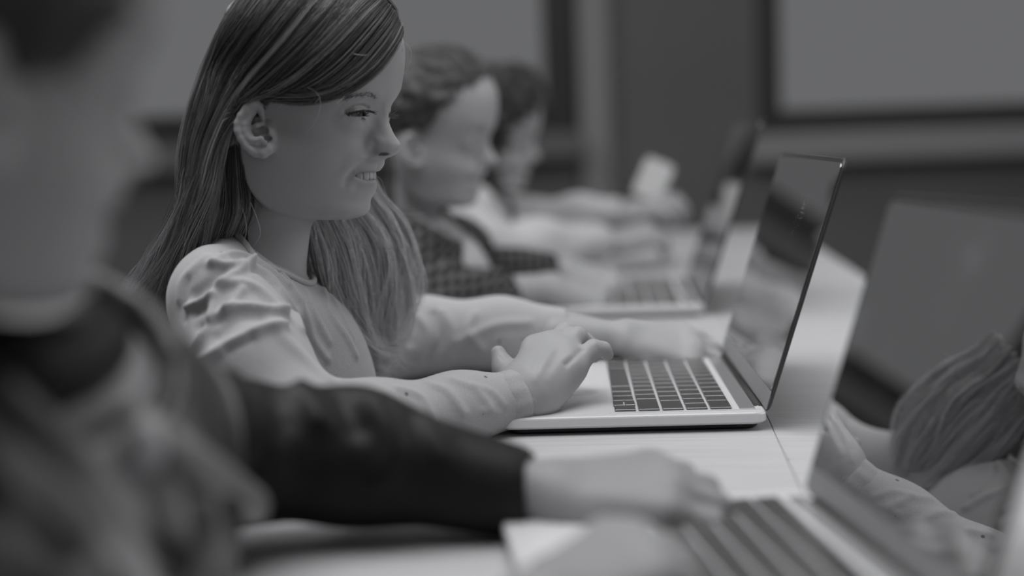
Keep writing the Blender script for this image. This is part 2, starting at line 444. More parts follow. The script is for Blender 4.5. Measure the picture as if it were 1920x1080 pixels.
# ---------------------------------------------------------------- laptops
KEY_MESHES = {}
def key_mesh(w, d):
    k = (round(w, 4), round(d, 4))
    if k not in KEY_MESHES:
        bm = bmesh.new(); bm_box(bm, (-d/2, -w/2, 0), (d/2, w/2, 0.0017), 0.0003, 1)
        KEY_MESHES[k] = bm_mesh('key', bm); KEY_MESHES[k].materials.append(M_key)
    return KEY_MESHES[k]
def laptop(origin, yaw, lid, label, Wd=0.304, D=0.212, L=0.208, group=None, keys=True, alu=None):
    """origin: near front corner on the desk; local x runs from the user to the hinge, y away from the camera."""
    alu = alu or M_alu
    root = empty('laptop', (origin[0], origin[1], TABLE)); root.rotation_euler = (0, 0, yaw)
    tag(root, label, 'laptop')
    if group: root['group'] = group
    zb = 0.0149
    link('base', rounded_slab('base', 0, D, 0, Wd, 0.0058, zb, 0.011, 0.0016), alu, root)
    link('underside', rounded_slab('underside', 0.008, D-0.006, 0.008, Wd-0.008, 0.001, 0.0060, 0.010, 0.001), M_rubber, root)
    for x in (0.025, D-0.025):
        for y in (0.03, Wd-0.03):
            box('foot', (x-0.007, y-0.007, 0), (x+0.007, y+0.007, 0.0012), M_rubber, root)
    # trackpad: a plate let into the deck
    px0, px1 = 0.006*D/0.212, 0.082*D/0.212
    link('trackpad', rounded_slab('trackpad', px0, px1, Wd/2-0.064, Wd/2+0.064, zb-0.0006, zb+0.00025, 0.004, 0.0002), alu, root)
    # keyboard border lip
    x0, x1 = 0.092*D/0.212, 0.187*D/0.212
    s = (Wd-0.031)/0.273; p = 0.019*s; dp = (x1-x0)/5
    y0 = 0.0155
    bm = bmesh.new()
    for lo, hi in (((x0-0.004, y0-0.003), (x0-0.0028, Wd-0.0125)), ((x1+0.0006, y0-0.003), (x1+0.0016, Wd-0.0125)),
                   ((x0-0.004, y0-0.0042), (x1+0.021, y0-0.003)), ((x0-0.004, Wd-0.0125), (x1+0.021, Wd-0.0113)), ((x1+0.0195, y0-0.003), (x1+0.021, Wd-0.0125))):
        bm_box(bm, (*lo, zb-0.0005), (*hi, zb+0.0004))
    link('keyboard_rim', bm_mesh('keyboard_rim', bm), alu, root)
    rows = [[1, 1, 1, 1, 1.25, 4.9, 1.25, 1, 1, 0.95], [2.2] + [1]*10 + [2.15], [1.72] + [1]*11 + [1.63],
            [1]*13 + [1.35], [1.5] + [1]*12 + [0.85]]
    for r, ks in enumerate(rows):
        y = y0; tot = sum(ks); sc_ = 14.35/tot
        for j, k in enumerate(ks):
            w = k*p*sc_
            if r == 0 and j == 1:                       # the two half-height arrow keys
                for q in (0, 1):
                    o = link('key', key_mesh(w-0.0022*s, dp/2-0.0014), None, root)
                    o.location = (x0 + dp*(0.25+0.5*q), y+w/2, zb)
            else:
                o = link('key', key_mesh(w-0.0022*s, dp-0.0024), None, root)
                o.location = (x0 + dp*(r+0.5), y+w/2, zb)
            y += w
    box('touch_strip', (x1+0.005, y0, zb-0.0002), (x1+0.0175, Wd-0.0155, zb+0.0006), M_strip, root, 0.0003, 1)
    # hinge
    bm = bmesh.new()
    bmesh.ops.create_cone(bm, cap_ends=True, segments=16, radius1=0.0052, radius2=0.0052, depth=Wd-0.05,
                          matrix=Matrix.Translation((D-0.0035, Wd/2, zb-0.0035)) @ Matrix.Rotation(math.pi/2, 4, 'X'))
    link('hinge', bm_mesh('hinge', bm, True), M_rubber, root)
    # lid
    lr = empty('lid', (D-0.002, 0, zb-0.002)); lr.parent = root; lr.rotation_euler = (0, -lid, 0)
    # in lid space x runs up the lid, z points to the user
    def lidpart(name, me, m):
        o = link(name, me, m, lr); return o
    lidpart('lid_shell', rounded_slab('lid_shell', 0.002, L, 0, Wd, -0.0026, 0.0, 0.010, 0.0008), M_lid)
    lidpart('bezel', rounded_slab('bezel', 0.010, L-0.0012, 0.0012, Wd-0.0012, -0.0001, 0.0005, 0.009, 0.0003), M_bezel)
    lidpart('screen', rounded_slab('screen', 0.019, L-0.004, 0.004, Wd-0.004, 0.0002, 0.0008, 0.006, 0.0001), M_screen)
    lidpart('chin_bar', rounded_slab('chin_bar', 0.004, 0.0185, 0.002, Wd-0.002, -0.0002, 0.0007, 0.002, 0.0002), M_alu_edge)
    return root
yaw_g = -0.045
laptop((-0.0152, 1.033), yaw_g, 1.262, 'open silver laptop under the long-haired child, keys in sharp focus')
# nearest laptop: its far hinge corner is measured on the desk
hc = PT(1512, 962); yaw_f = 0.10; WF, DF = 0.234, 0.19
cf, sf = math.cos(yaw_f), math.sin(yaw_f)
of = hc[:2] - np.array([DF*cf - WF*sf, DF*sf + WF*cf])
laptop(of, yaw_f, 1.27, 'nearest open laptop, lower right, its dark glossy screen reflecting the long-haired child', Wd=WF, D=DF, L=0.19)
h2 = PT(1322, 594); yaw_b = -0.07; D2, W2 = 0.235, 0.335
cb, sb = math.cos(yaw_b), math.sin(yaw_b)
ob = h2[:2] - np.array([D2*cb, D2*sb])
laptop(ob, yaw_b, 1.25, 'blurred open laptop behind the long-haired child, used by the boy in plaid', Wd=W2, D=D2, L=0.245)

# ---------------------------------------------------------------- skin, hair, cloth materials
M_skin = attr_mat('skin', 0.02, 0.385, 0.45, spec=0.3)
nt, b = nodes(M_skin); b.inputs['Subsurface Weight'].default_value = 0.0
cr = [n for n in nt.nodes if n.type == 'VALTORGB'][0]
no = nt.nodes.new('ShaderNodeTexNoise'); no.inputs['Scale'].default_value = 900; no.inputs['Detail'].default_value = 2
bp = nt.nodes.new('ShaderNodeBump'); bp.inputs['Distance'].default_value = 0.00004
nt.links.new(no.outputs['Fac'], bp.inputs['Height']); nt.links.new(bp.outputs[0], b.inputs['Normal'])
M_hair = attr_mat('blond_hair', 0.045, 0.62, 0.5, spec=0.35)
M_hair_dark = attr_mat('dark_hair', 0.010, 0.05, 0.5, spec=0.4)
M_hair_mid = attr_mat('short_brown_hair', 0.018, 0.075, 0.5, spec=0.4)
M_lash = attr_mat('lash', 0.02, 0.3, 0.5)
M_eye = attr_mat('eye', 0.01, 0.42, 0.08, spec=0.8)
M_teeth = mat('teeth', 0.40, 0.3)
def cloth_mat(name, g0, g1, scale=900, bump=0.0002, rough=0.85, sheen=0.2):
    m = mat(name, g0, rough, sheen=sheen, spec=0.2)
    return add_noise(m, g0, g1, nscale=scale, detail=2, bump=bump)
M_shirt = cloth_mat('pale_jersey', 0.34, 0.39)
nt, b = nodes(M_shirt)                       # sparse little printed specks
tc = nt.nodes.new('ShaderNodeTexCoord'); vo = nt.nodes.new('ShaderNodeTexVoronoi'); vo.inputs['Scale'].default_value = 34
lt = nt.nodes.new('ShaderNodeMath'); lt.operation = 'LESS_THAN'; lt.inputs[1].default_value = 0.055
mxc = nt.nodes.new('ShaderNodeMix'); mxc.data_type = 'RGBA'; mxc.inputs[7].default_value = (0.13, 0.13, 0.133, 1)
src = b.inputs['Base Color'].links[0].from_socket
nt.links.new(tc.outputs['Object'], vo.inputs['Vector']); nt.links.new(vo.outputs['Distance'], lt.inputs[0]); nt.links.new(lt.outputs[0], mxc.inputs['Factor'])
nt.links.new(src, mxc.inputs[6]); nt.links.new(mxc.outputs[2], b.inputs['Base Color'])
M_white_cotton = cloth_mat('white_cotton', 0.44, 0.48)
M_jacket = cloth_mat('dark_jacket', 0.009, 0.014, scale=300, rough=0.5, sheen=0.0)
M_satin = mat('grey_satin', 0.16, 0.38, spec=0.6)
def plaid():
    m = mat('plaid_flannel', 0.2, 0.9); nt, b = nodes(m)
    tc = nt.nodes.new('ShaderNodeTexCoord')
    outs = []
    for ax, sc_ in (('X', 24.0), ('Z', 24.0)):
        w = nt.nodes.new('ShaderNodeTexWave'); w.wave_type = 'BANDS'; w.bands_direction = ax
        w.inputs['Scale'].default_value = sc_; w.inputs['Distortion'].default_value = 1.2; w.inputs['Detail'].default_value = 1
        nt.links.new(tc.outputs['Object'], w.inputs['Vector']); outs.append(w.outputs['Fac'])
    mx = nt.nodes.new('ShaderNodeMath'); mx.operation = 'MULTIPLY'
    nt.links.new(outs[0], mx.inputs[0]); nt.links.new(outs[1], mx.inputs[1])
    cr = nt.nodes.new('ShaderNodeValToRGB')
    cr.color_ramp.elements[0].position = 0.1; cr.color_ramp.elements[1].position = 0.75
    cr.color_ramp.elements[0].color = (0.014, 0.014, 0.0145, 1); cr.color_ramp.elements[1].color = (0.13, 0.13, 0.133, 1)
    nt.links.new(mx.outputs[0], cr.inputs[0]); nt.links.new(cr.outputs[0], b.inputs['Base Color'])
    return m
M_plaid = plaid()

# ---------------------------------------------------------------- the head (local millimetres: u forward, v to the near side, z up)
PHI = math.radians(15)
FWD = np.array([math.cos(PHI), -math.sin(PHI), 0.0]); NEAR = np.array([-math.sin(PHI), -math.cos(PHI), 0.0])
NOSE = P(749.5, 271, 1.085)
HO = NOSE - FWD*0.092                          # head origin: midway between the ear canals
def H(px, py, v=0.0):
    """photo point -> head space on the plane v = const (mm)."""
    d = ray(px, py); t = ((HO-CAM)@NEAR + v/1000.0)/(d@NEAR)
    p = CAM + d*t - HO
    return float(p@FWD)*1000, v, float(p[2])*1000
def head_to_world(V): 
    V = np.asarray(V, float)/1000.0
    return HO + V[..., 0:1]*FWD + V[..., 1:2]*NEAR + V[..., 2:3]*np.array([0, 0, 1.0])
def pchip(x, y, xq):
    x = np.asarray(x, float); y = np.asarray(y, float)
    h = np.diff(x); s = np.diff(y, axis=0)/h.reshape(-1, *([1]*(y.ndim-1)))
    hh = h.reshape(-1, *([1]*(y.ndim-1)))
    m = np.zeros_like(y)
    w1 = 2*hh[1:]+hh[:-1]; w2 = hh[1:]+2*hh[:-1]
    with np.errstate(divide='ignore', invalid='ignore'):
        mm = (w1+w2)/(w1/s[:-1]+w2/s[1:])
    m[1:-1] = np.where(s[:-1]*s[1:] > 0, mm, 0)
    m[0] = s[0]; m[-1] = s[-1]
    i = np.clip(np.searchsorted(x, xq)-1, 0, len(x)-2)
    t = ((xq-x[i])/h[i]).reshape(-1, *([1]*(y.ndim-1)))
    H_ = h[i].reshape(-1, *([1]*(y.ndim-1)))
    return (2*t**3-3*t**2+1)*y[i] + (t**3-2*t**2+t)*H_*m[i] + (-2*t**3+3*t**2)*y[i+1] + (t**3-t**2)*H_*m[i+1]
PROFILE = [(640, -36), (690, -8), (718, 20), (734, 45), (742, 68), (745.5, 90), (745, 106), (742.5, 130), (741, 141), (739, 158), (736.6, 176),
           (731, 188), (727, 196), (725.5, 204), (725.5, 213), (728.5, 228), (734, 243), (740.5, 256), (746.5, 264), (749.5, 271), (748.8, 279), (744, 287),
           (736, 292.5), (726, 296), (719.5, 300), (718.3, 306.5), (716, 312), (712, 317.5), (708.5, 321.5), (705, 326), (703, 331), (702, 337),
           (704, 344), (704, 352), (700.5, 361), (696, 369), (692.5, 377), (690.5, 391), (685, 403), (676, 411), (664, 416), (650, 419)]
# half widths of the horizontal slices: photo row, then (distance behind the profile, half width)
ROWS = [(-36, [(0, 0), (4, 12), (15, 24), (40, 36), (90, 40)]),
        (20, [(0, 0), (3, 18), (8, 30), (15, 40), (25, 48), (40, 56), (60, 62), (90, 66)]),
        (70, [(0, 0), (3, 19.5), (8, 32.5), (15, 43), (25, 52), (40, 60), (60, 66), (90, 70)]),
        (120, [(0, 0), (3, 19.5), (8, 32.5), (15, 43), (25, 52), (40, 60), (60, 66), (90, 69)]),
        (165, [(0, 0), (2, 14.5), (5, 25), (10, 37), (18, 46.5), (30, 54), (50, 60), (85, 67)]),
        (182, [(0, 0), (2, 9), (6, 18), (11, 33), (18, 44), (30, 53), (50, 59), (85, 67)]),
        (197, [(0, 0), (4, 7), (7, 11), (9.5, 17), (12.5, 28), (17, 38), (28, 50.5), (45, 58), (65, 62.5), (90, 67)]),
        (214, [(0, 0), (4, 6.5), (7.5, 9.8), (10, 15), (12.5, 26), (17, 36.5), (28, 49.5), (45, 58.3), (65, 62.5), (90, 67)]),
        (232, [(0, 0), (4, 7), (9, 10), (13, 14.5), (16, 21.5), (20, 32.5), (26, 42.5), (35, 50.5), (50, 58.5), (70, 63.5), (90, 67)]),
        (250, [(0, 0), (4, 8), (10, 11.5), (18, 14.8), (23, 19), (27, 29), (33, 40), (41, 49), (54, 57.5), (72, 63), (90, 66)]),
        (271, [(0, 0), (3, 7.5), (8, 11.3), (16, 15), (22, 16.8), (26.5, 19.5), (31, 29), (37, 39), (45, 48), (57, 56), (75, 61.5), (95, 65)]),
        (288, [(0, 0), (3, 8), (8, 12), (14, 15.2), (19, 16.8), (23, 20), (28, 31), (35, 42), (46, 51.5), (70, 59.5), (92, 63)]),
        (299, [(0, 0), (2, 7.5), (6, 14.5), (11, 22.5), (17, 32), (25, 42.0), (37, 50.5), (60, 57.5), (88, 62)]),
        (316, [(0, 0), (2, 9.5), (5, 15.5), (9, 21.5), (14, 27.5), (20, 34.5), (29, 42.5), (42, 50), (62, 56), (88, 60)]),
        (330, [(0, 0), (2, 8.5), (5, 14.5), (9, 20.5), (14, 26), (20, 33), (29, 41), (42, 48.5), (62, 54), (86, 58)]),
        (349, [(0, 0), (2, 8.5), (5, 14), (9, 19), (15, 25.5), (23, 33.5), (33, 40.5), (47, 47), (65, 52), (84, 56)]),
        (370, [(0, 0), (2, 8), (7, 17), (13, 24.5), (22, 33), (32, 39.5), (48, 46), (65, 50), (82, 53)]),
        (391, [(0, 0), (2, 9.5), (6, 17), (12, 24), (21, 31.5), (33, 38), (50, 44), (80, 50)]),
        (410, [(0, 0), (3, 11), (9, 20), (18, 27.5), (30, 34), (45, 40), (75, 46)]),
        (419, [(0, 0), (3, 10), (9, 18), (18, 25), (30, 32), (45, 38), (75, 44)])]
JAW = [(692, 415), (676, 413.5), (664, 413.5), (648, 411.5), (625, 410), (600, 408), (570, 399), (545, 386), (528, 368), (516, 345), (508, 318), (500, 290)]
MOUTH = [(661, 329.5), (672, 324), (686, 322.5), (698, 324.5), (712, 327), (712, 337), (699, 339), (688, 341), (675, 337.5)]
def point_in_poly(U, Z, poly):
    """signed distance (mm), negative inside, of a polygon."""
    d = np.full(np.broadcast(U, Z).shape, 1e9); ins = np.zeros(d.shape, bool)
    n = len(poly)
    for i in range(n):
        a = np.array(poly[i]); b_ = np.array(poly[(i+1) % n]); e = b_-a
        t = np.clip(((U-a[0])*e[0]+(Z-a[1])*e[1])/(e@e), 0, 1)
        d = np.minimum(d, (U-a[0]-t*e[0])**2+(Z-a[1]-t*e[1])**2)
        c = (a[1] > Z) != (b_[1] > Z)
        ins ^= c & (U < (b_[0]-a[0])*(Z-a[1])/(b_[1]-a[1]+1e-12)+a[0])
    return np.where(ins, -1, 1)*np.sqrt(d)
CRAN_C = H(576, 116); CRAN_R = (75.0, 69.0, 67.0)
EYE_C = np.array([0.0, 0, 0]); EYE_R = 11.6
def eye_center():
    u, v, z = H(682, 213.5, 31.0)              # the point of the cornea seen in the photo
    return np.array([60.4, 30.0, z-0.3])
EYE_C = eye_center()
def ear_pts(pts, vs):
    out = []
    for (x, y), v in zip(pts, vs): out.append(H(420+x/7.717, 170+y/7.717, v))
    return np.array(out)
def head_volume(fine=True, neck_to=470, smile=True):
    if fine:
        us = axis(-95, 100, (-32, 14, 0.9), (30, 97, 0.75), coarse=2.0)
        vs = axis(-78, 92, (56, 90, 1.0), coarse=1.6)
        zs = axis(-150, 135, (-66, 42, 0.75), coarse=1.9)
    else:
        us = axis(-95, 100, (50, 97, 1.4), coarse=3.0); vs = axis(-92, 92, coarse=2.4); zs = axis(-150, 135, (-66, 42, 1.6), coarse=3.0)
    vol = Vol(us, vs, zs)
    # cross-section field
    pr = np.array([H(x, y) for x, y in PROFILE]); o = np.argsort(pr[:, 2])
    zc = np.clip(zs, pr[:, 2].min(), pr[:, 2].max())
    xf = pchip(pr[o, 2], pr[o, 0], zc)
    dk = np.array([0, 1, 2, 3, 4.5, 6, 8, 10, 12, 14, 16, 18.5, 21, 24, 27, 30, 34, 39, 45, 52, 60, 70, 80, 92, 110, 130.])
    # slice coordinate: distance behind the profile near the mid-line, behind a faired profile over the cheek
    zf = zs.astype(float); wz = np.gradient(zf)
    ker = np.exp(-0.5*((zf[:, None]-zf[None, :])/16.0)**2)*wz[None, :]; xs_ = (ker@xf)/ker.sum(1)
    off = xf - xs_
    def to_s(d, of):
        t = np.clip((d-3.0)/17.0, 0, 1); t = t*t*(3-2*t)
        return d - of*t
    Wr, zr = [], []
    for y, row in ROWS:
        zz = H(700, y)[2]; of = float(np.interp(zz, zf, off))
        d = np.array([a for a, _ in row] + [140], float); q = np.array([w*w for _, w in row] + [row[-1][1]**2], float)
        sk = to_s(d, of); keep = np.concatenate([[True], np.diff(sk) > 0.05])
        Wr.append(pchip(sk[keep], q[keep], dk)); zr.append(zz)
    zr = np.array(zr)[::-1]; Wr = np.array(Wr)[::-1]
    Qk = pchip(zr, Wr, np.clip(zs, zr[0], zr[-1]))                 # (nz, nk)
    K = (zf[:, None]-zf[None, :])
    for k, dd in enumerate(dk):                                    # fair the loft: tight at the profile, broad over the cheek
        sg = 1.0 + 7.0*min(1.0, max(0.0, (dd-10)/14.0))
        ker = np.exp(-0.5*(K/sg)**2)*wz[None, :]; Qk[:, k] = (ker@Qk[:, k])/ker.sum(1)
    D = xf[None, :]-us[:, None].astype(float)                      # (nu, nz)
    Q = np.empty_like(D)
    for k in range(len(zs)):
        Q[:, k] = pchip(dk, Qk[k], np.clip(to_s(D[:, k], off[k]), 0, 130))
        s0 = max(20.0, Qk[k][1]); Q[:, k] = np.where(D[:, k] < 0, D[:, k]*s0, Q[:, k])
    gu = np.gradient(Q, us.astype(float), axis=0); gz = np.gradient(Q, zs.astype(float), axis=1)
    G2 = (gu**2+gz**2).astype(np.float32)[:, None, :]; Q = Q.astype(np.float32)[:, None, :]
    v = vs[None, :, None]
    F = (v*v-Q)/np.sqrt(4*v*v+G2+4.0)
    jw = np.array([H(x, y) for x, y in JAW]); o = np.argsort(jw[:, 0])
    jb = np.interp(us, jw[o, 0], jw[o, 2]).astype(np.float32)
    jb = np.where(us < jw[:, 0].min(), jw[:, 2].max(), jb)
    kk = np.ones(7)/7; jb = np.convolve(np.pad(jb, 3, mode='edge'), kk, 'valid').astype(np.float32)
    low = jb[:, None, None] - zs[None, None, :] + 0.0015*(v*v)*0
    F = smax(F, low*0.85, 9.0)
    F = smax(F, (-28-us)[:, None, None] + 0*F, 14.0)
    F = smax(F, (zs - H(700, -8)[2])[None, None, :] + 0*F, 14.0)
    vol.F = F.astype(np.float32)
    vol.ell(CRAN_C, CRAN_R, k=16)
    # neck
    a = np.array(H(512, 330)); b_ = np.array(H(470, 560)); a[0] += 2
    vol.cap(a, b_, 34, 43, k=16)
    vol.cap(H(470, 540), H(400, 600, 60), 40, 34, k=14); vol.cap(H(470, 540), H(420, 600, -60), 40, 34, k=14)
    # eye sockets and balls opened later by the lids
    for sgn in (1, -1):
        c = EYE_C.copy(); c[1] *= sgn
        vol.ell(c + np.array([0.0, 0.0, 0.6]), (13.0, 12.8, 12.2), k=9)                          # lid swelling
        if fine or True:
            # almond aperture: a wedge swept across the ball
            pts = [H(x, y, 31) for x, y in ((646, 214.5), (656, 212), (668, 210), (680, 209.3), (688, 210.5), (692, 214), (688, 217.8), (678, 218.5), (662, 217.2))]
            poly = [(p[0], p[2]) for p in pts]
            c0 = c
            def fn(X, Y, Z, c0=c0, poly=poly):
                sd = point_in_poly(X[:, 0, :], Z[0, 0, :][None, :]+0*X[:, 0, :], poly).astype(np.float32)[:, None, :]
                r = np.sqrt((X-c0[0])**2+(Y-c0[1])**2+(Z-c0[2])**2)
                return np.maximum(np.maximum(sd, 10.9-r), r-13.6)
            vol.put(fn, c-21, c+21, 0.6, 'sub')
    # mouth opening
    if smile:
        mp = [H(x, y, 20) for x, y in MOUTH]; poly = [(p[0], p[2]) for p in mp]
        lo = np.array([min(p[0] for p in poly), -27, min(p[1] for p in poly)]); hi = np.array([max(p[0] for p in poly)+4, 27, max(p[1] for p in poly)])
        def fm(X, Y, Z):
            sd = point_in_poly(X[:, 0, :], Z[0, 0, :][None, :]+0*X[:, 0, :], poly).astype(np.float32)[:, None, :]
            return np.maximum(sd+0.15, np.abs(Y)-26)
        vol.put(fm, lo, hi, 0.8, 'sub')
    # nostrils
    for sgn in (1, -1):
        n = np.array(H(721, 287.5, 9.5)); n[1] *= sgn
        vol.ell(n + np.array([0, 0, -0.4]), (4.6, 3.4, 1.35), k=0.8, op='sub', rot=None)
    # ear (near side and its mirror)
    for sgn in ((1,) if fine else (1, -1)):
        S = np.array([1, sgn, 1])
        helix = ear_pts([(545, 470), (548, 390), (540, 300), (515, 220), (470, 165), (400, 175), (310, 250), (235, 360), (185, 470), (188, 580), (235, 690), (300, 785), (380, 855), (455, 905)],
                        [66, 68, 70, 72, 74, 77, 80, 82, 83, 83, 81, 78, 75, 72])
        vol.chain(helix*S, [2.2, 2.3, 2.6, 2.7, 2.7, 2.7, 2.6, 2.5, 2.4, 2.5, 2.7, 2.9, 3.2, 3.6], k=1.2)
        plate = ear_pts([(430, 240), (350, 350), (290, 470), (290, 580), (350, 690), (450, 780), (560, 840)], [70, 74, 76, 76, 74, 71, 69])
        vol.chain(plate*S, [4.0, 4.6, 4.8, 4.8, 4.6, 4.4, 4.6], k=1.5)
        anti = ear_pts([(420, 330), (340, 390), (280, 480), (275, 570), (310, 650), (385, 710), (470, 720), (540, 700), (590, 735)],
                       [72.5, 77, 79.5, 79.5, 78, 76, 74.5, 74, 72])
        vol.chain(anti*S, [2.2, 2.6, 2.9, 2.9, 2.8, 2.7, 2.6, 2.6, 2.4], k=1.4)
        anti2 = ear_pts([(330, 340), (390, 270), (440, 240)], [77, 76.5, 74]); vol.chain(anti2*S, [2.4, 2.2, 1.8], k=1.4)
        lobe = ear_pts([(480, 860), (570, 900), (640, 850), (690, 800)], [71, 69.5, 67.5, 63]); vol.chain(lobe*S, [3.8, 4.2, 4.0, 3.6], k=2.0)
        floor_ = ear_pts([(470, 430), (430, 560), (500, 640), (590, 640)], [65, 66, 65, 63]); vol.chain(floor_*S, [4.2, 5.0, 4.6, 4.0], k=1.5)
        crus = ear_pts([(390, 540), (480, 505), (545, 470)], [71.5, 72, 69]); vol.chain(crus*S, [1.8, 2.2, 2.2], k=1.4)
        trag = ear_pts([(640, 500), (655, 590), (690, 690)], [65, 66.8, 64.5]); vol.chain(trag*S, [3.4, 3.6, 3.6], k=2.5)
        for (x, y, vv, rr) in ((480, 400, 73.5, (3.6, 4.5, 3.0)), (560, 590, 71, (4.6, 6, 3.6)), (615, 690, 69, (4.0, 5.0, 2.6))):
            c = ear_pts([(x, y)], [vv])[0]*S; vol.ell(c, rr, k=1.2, op='sub')
    return vol
def tube_strands(name, lines, r0, tones, m, parent, sides=3, taper=True, k=None):
    L = np.asarray(lines); n, k_, _ = L.shape
    t = np.linspace(0, 1, k_)
    prof = np.where(t < 0.5, 1.0, 1.0-0.75*(t-0.5)/0.5) if taper else np.ones(k_)
    r = np.asarray(r0).reshape(-1, 1)*prof[None, :]*np.ones((n, 1))
    V, Fq = tubes(L, r, sides)
    tn = np.repeat(np.asarray(tones), k_*sides)
    return link(name, mesh_np(name, V, Fq, True, tn), m, parent)
def grow(guides, n, npts, spread, clumps, clump_r, wave=0.0, seed=1, lo=0.0, hi=1.0, fine_frac=1.0):
    """strands between neighbouring guide lines (m, 3) ordered across the sheet of hair, gathered in clumps."""
    g = np.random.default_rng(seed)
    G = np.stack([catmull(p, npts) for p in guides])               # (m, npts, 3)
    m = len(G)
    cs = np.sort(g.uniform(lo, hi, clumps)); cj = g.normal(0, 1, (clumps, 3))*spread; ct = g.uniform(0, 1, clumps)
    ph = g.uniform(0, 6.28, (clumps, 2)); cl = g.uniform(0.82, 1.0, clumps)
    ci = g.integers(0, clumps, n)
    s = np.clip(cs[ci] + g.normal(0, 0.35/clumps, n), 0, 1)*(m-1)
    i = np.minimum(s.astype(int), m-2); f = (s-i)[:, None, None]
    L = G[i]*(1-f) + G[i+1]*f
    t = np.linspace(0, 1, npts)
    # random length
    ln = (cl[ci]*g.uniform(0.86, 1.0, n))
    idx = t[None, :]*ln[:, None]*(npts-1); a = np.minimum(idx.astype(int), npts-2); w = (idx-a)[..., None]
    L = np.take_along_axis(L, a[..., None].repeat(3, 2), 1)*(1-w) + np.take_along_axis(L, (a+1)[..., None].repeat(3, 2), 1)*w
    env = (0.25 + 0.75*np.sin(np.pi*np.clip(t*0.62, 0, 1)))[None, :, None]
    L = L + cj[ci][:, None, :]*env
    loose = g.normal(0, 1, (n, 3))*clump_r
    L = L + loose[:, None, :]*(0.6+0.8*t)[None, :, None]
    if wave:
        ws = np.sin(t[None, :]*9+ph[ci, 0][:, None])*wave*t[None, :]**1.5
        L[:, :, 0] += ws; L[:, :, 2] += 0.4*np.sin(t[None, :]*7+ph[ci, 1][:, None])*wave*t[None, :]
    fr = np.sin(t[None, :]*g.uniform(8, 22, (n, 1))+g.uniform(0, 6, (n, 1)))*0.0006*t[None, :]
    L[:, :, 0] += fr
    tone = np.clip(0.08 + 0.62*ct[ci]**2.6 + g.normal(0, 0.14, n), 0, 1)
    return L, tone

# ---------------------------------------------------------------- hands and arms
def rot_about(v, ax, a):
    ax = ax/np.linalg.norm(ax)
    return v*math.cos(a) + np.cross(ax, v)*math.sin(a) + ax*(ax@v)*(1-math.cos(a))
def unit(v): v = np.asarray(v, float); return v/np.linalg.norm(v)
def generic_hand(wrist, d, nrm, thumb, curl=(0.35, 0.5, 0.4), s=1.0, spread=0.06, elbow=None, curls=None):
    """list of (points, radii, k) chains; d finger direction, nrm back of the hand, thumb: thumb-side direction."""
    d = unit(d); nrm = unit(nrm - d*(d@nrm)); l = np.cross(nrm, d)
    if l@np.asarray(thumb) < 0: l = -l
    w = np.asarray(wrist, float)
    ch = []
    lens = [0.056, 0.062, 0.058, 0.045]
    offs = [0.023, 0.008, -0.007, -0.021]; mcp_d = [0.068, 0.070, 0.066, 0.059]
    mc = []
    for i in range(4):
        m = w + (d*mcp_d[i] + l*offs[i] + nrm*(0.004 if i in (1, 2) else 0.001))*s; mc.append(m)
        ch.append(([w + (l*offs[i]*0.55 + d*0.006)*s, m], [0.0125*s, 0.0105*s], 0.010*s))
    ch.append(([mc[0], mc[1], mc[2], mc[3]], [0.0095*s]*4, 0.008*s))
    ch.append(([w + (d*0.018 + l*0.010 - nrm*0.005)*s, w + (d*0.04 + l*0.014 - nrm*0.005)*s], [0.013*s, 0.011*s], 0.01*s))
    ch.append(([w + (d*0.012 - l*0.014 - nrm*0.005)*s, w + (d*0.045 - l*0.016 - nrm*0.005)*s], [0.012*s, 0.010*s], 0.01*s))
    for i in range(4):
        c = curls[i] if curls else curl
        dd = rot_about(d, nrm, (1 if np.cross(nrm, d)@l > 0 else -1)*(1.5-i)*spread)
        p = mc[i]; pts = [p]; rs = [0.0088*s]
        for fr, a, r in zip((0.46, 0.30, 0.24), c, (0.0078, 0.0070, 0.0058)):
            dd = rot_about(dd, np.cross(dd, -nrm), a) if abs(dd@nrm) < 0.98 else dd
            p = p + dd*lens[i]*fr*s; pts.append(p); rs.append(r*s)
        ch.append((pts, rs, 0.0035*s))
    t0 = w + (d*0.016 + l*0.016 - nrm*0.004)*s
    td = unit(d*0.72 + l*0.62 - nrm*0.25)
    t1 = t0 + td*0.030*s; td2 = unit(d*0.92 + l*0.25 - nrm*0.28); t2 = t1 + td2*0.024*s; t3 = t2 + unit(d*0.97 + l*0.02 - nrm*0.25)*0.019*s
    ch.append(([t0, t1, t2, t3], [0.0125*s, 0.0098*s, 0.0082*s, 0.0066*s], 0.006*s))
    if elbow is not None:
        e = np.asarray(elbow, float); ch.append(([w, w + unit(e-w)*0.06], [0.0180*s, 0.0195*s], 0.012*s))
    return ch
def chains_mesh(chains, res, wrist_flat=None):
    P_ = np.concatenate([np.asarray(c[0]) for c in chains]); r = max(max(c[1]) for c in chains)
    lo = P_.min(0)-r-4*res; hi = P_.max(0)+r+4*res
    vol = Vol(*[np.arange(a, b_, res) for a, b_ in zip(lo, hi)])
    for pts, rs, k in chains: vol.chain(pts, rs, k)
    return vol.mesh()

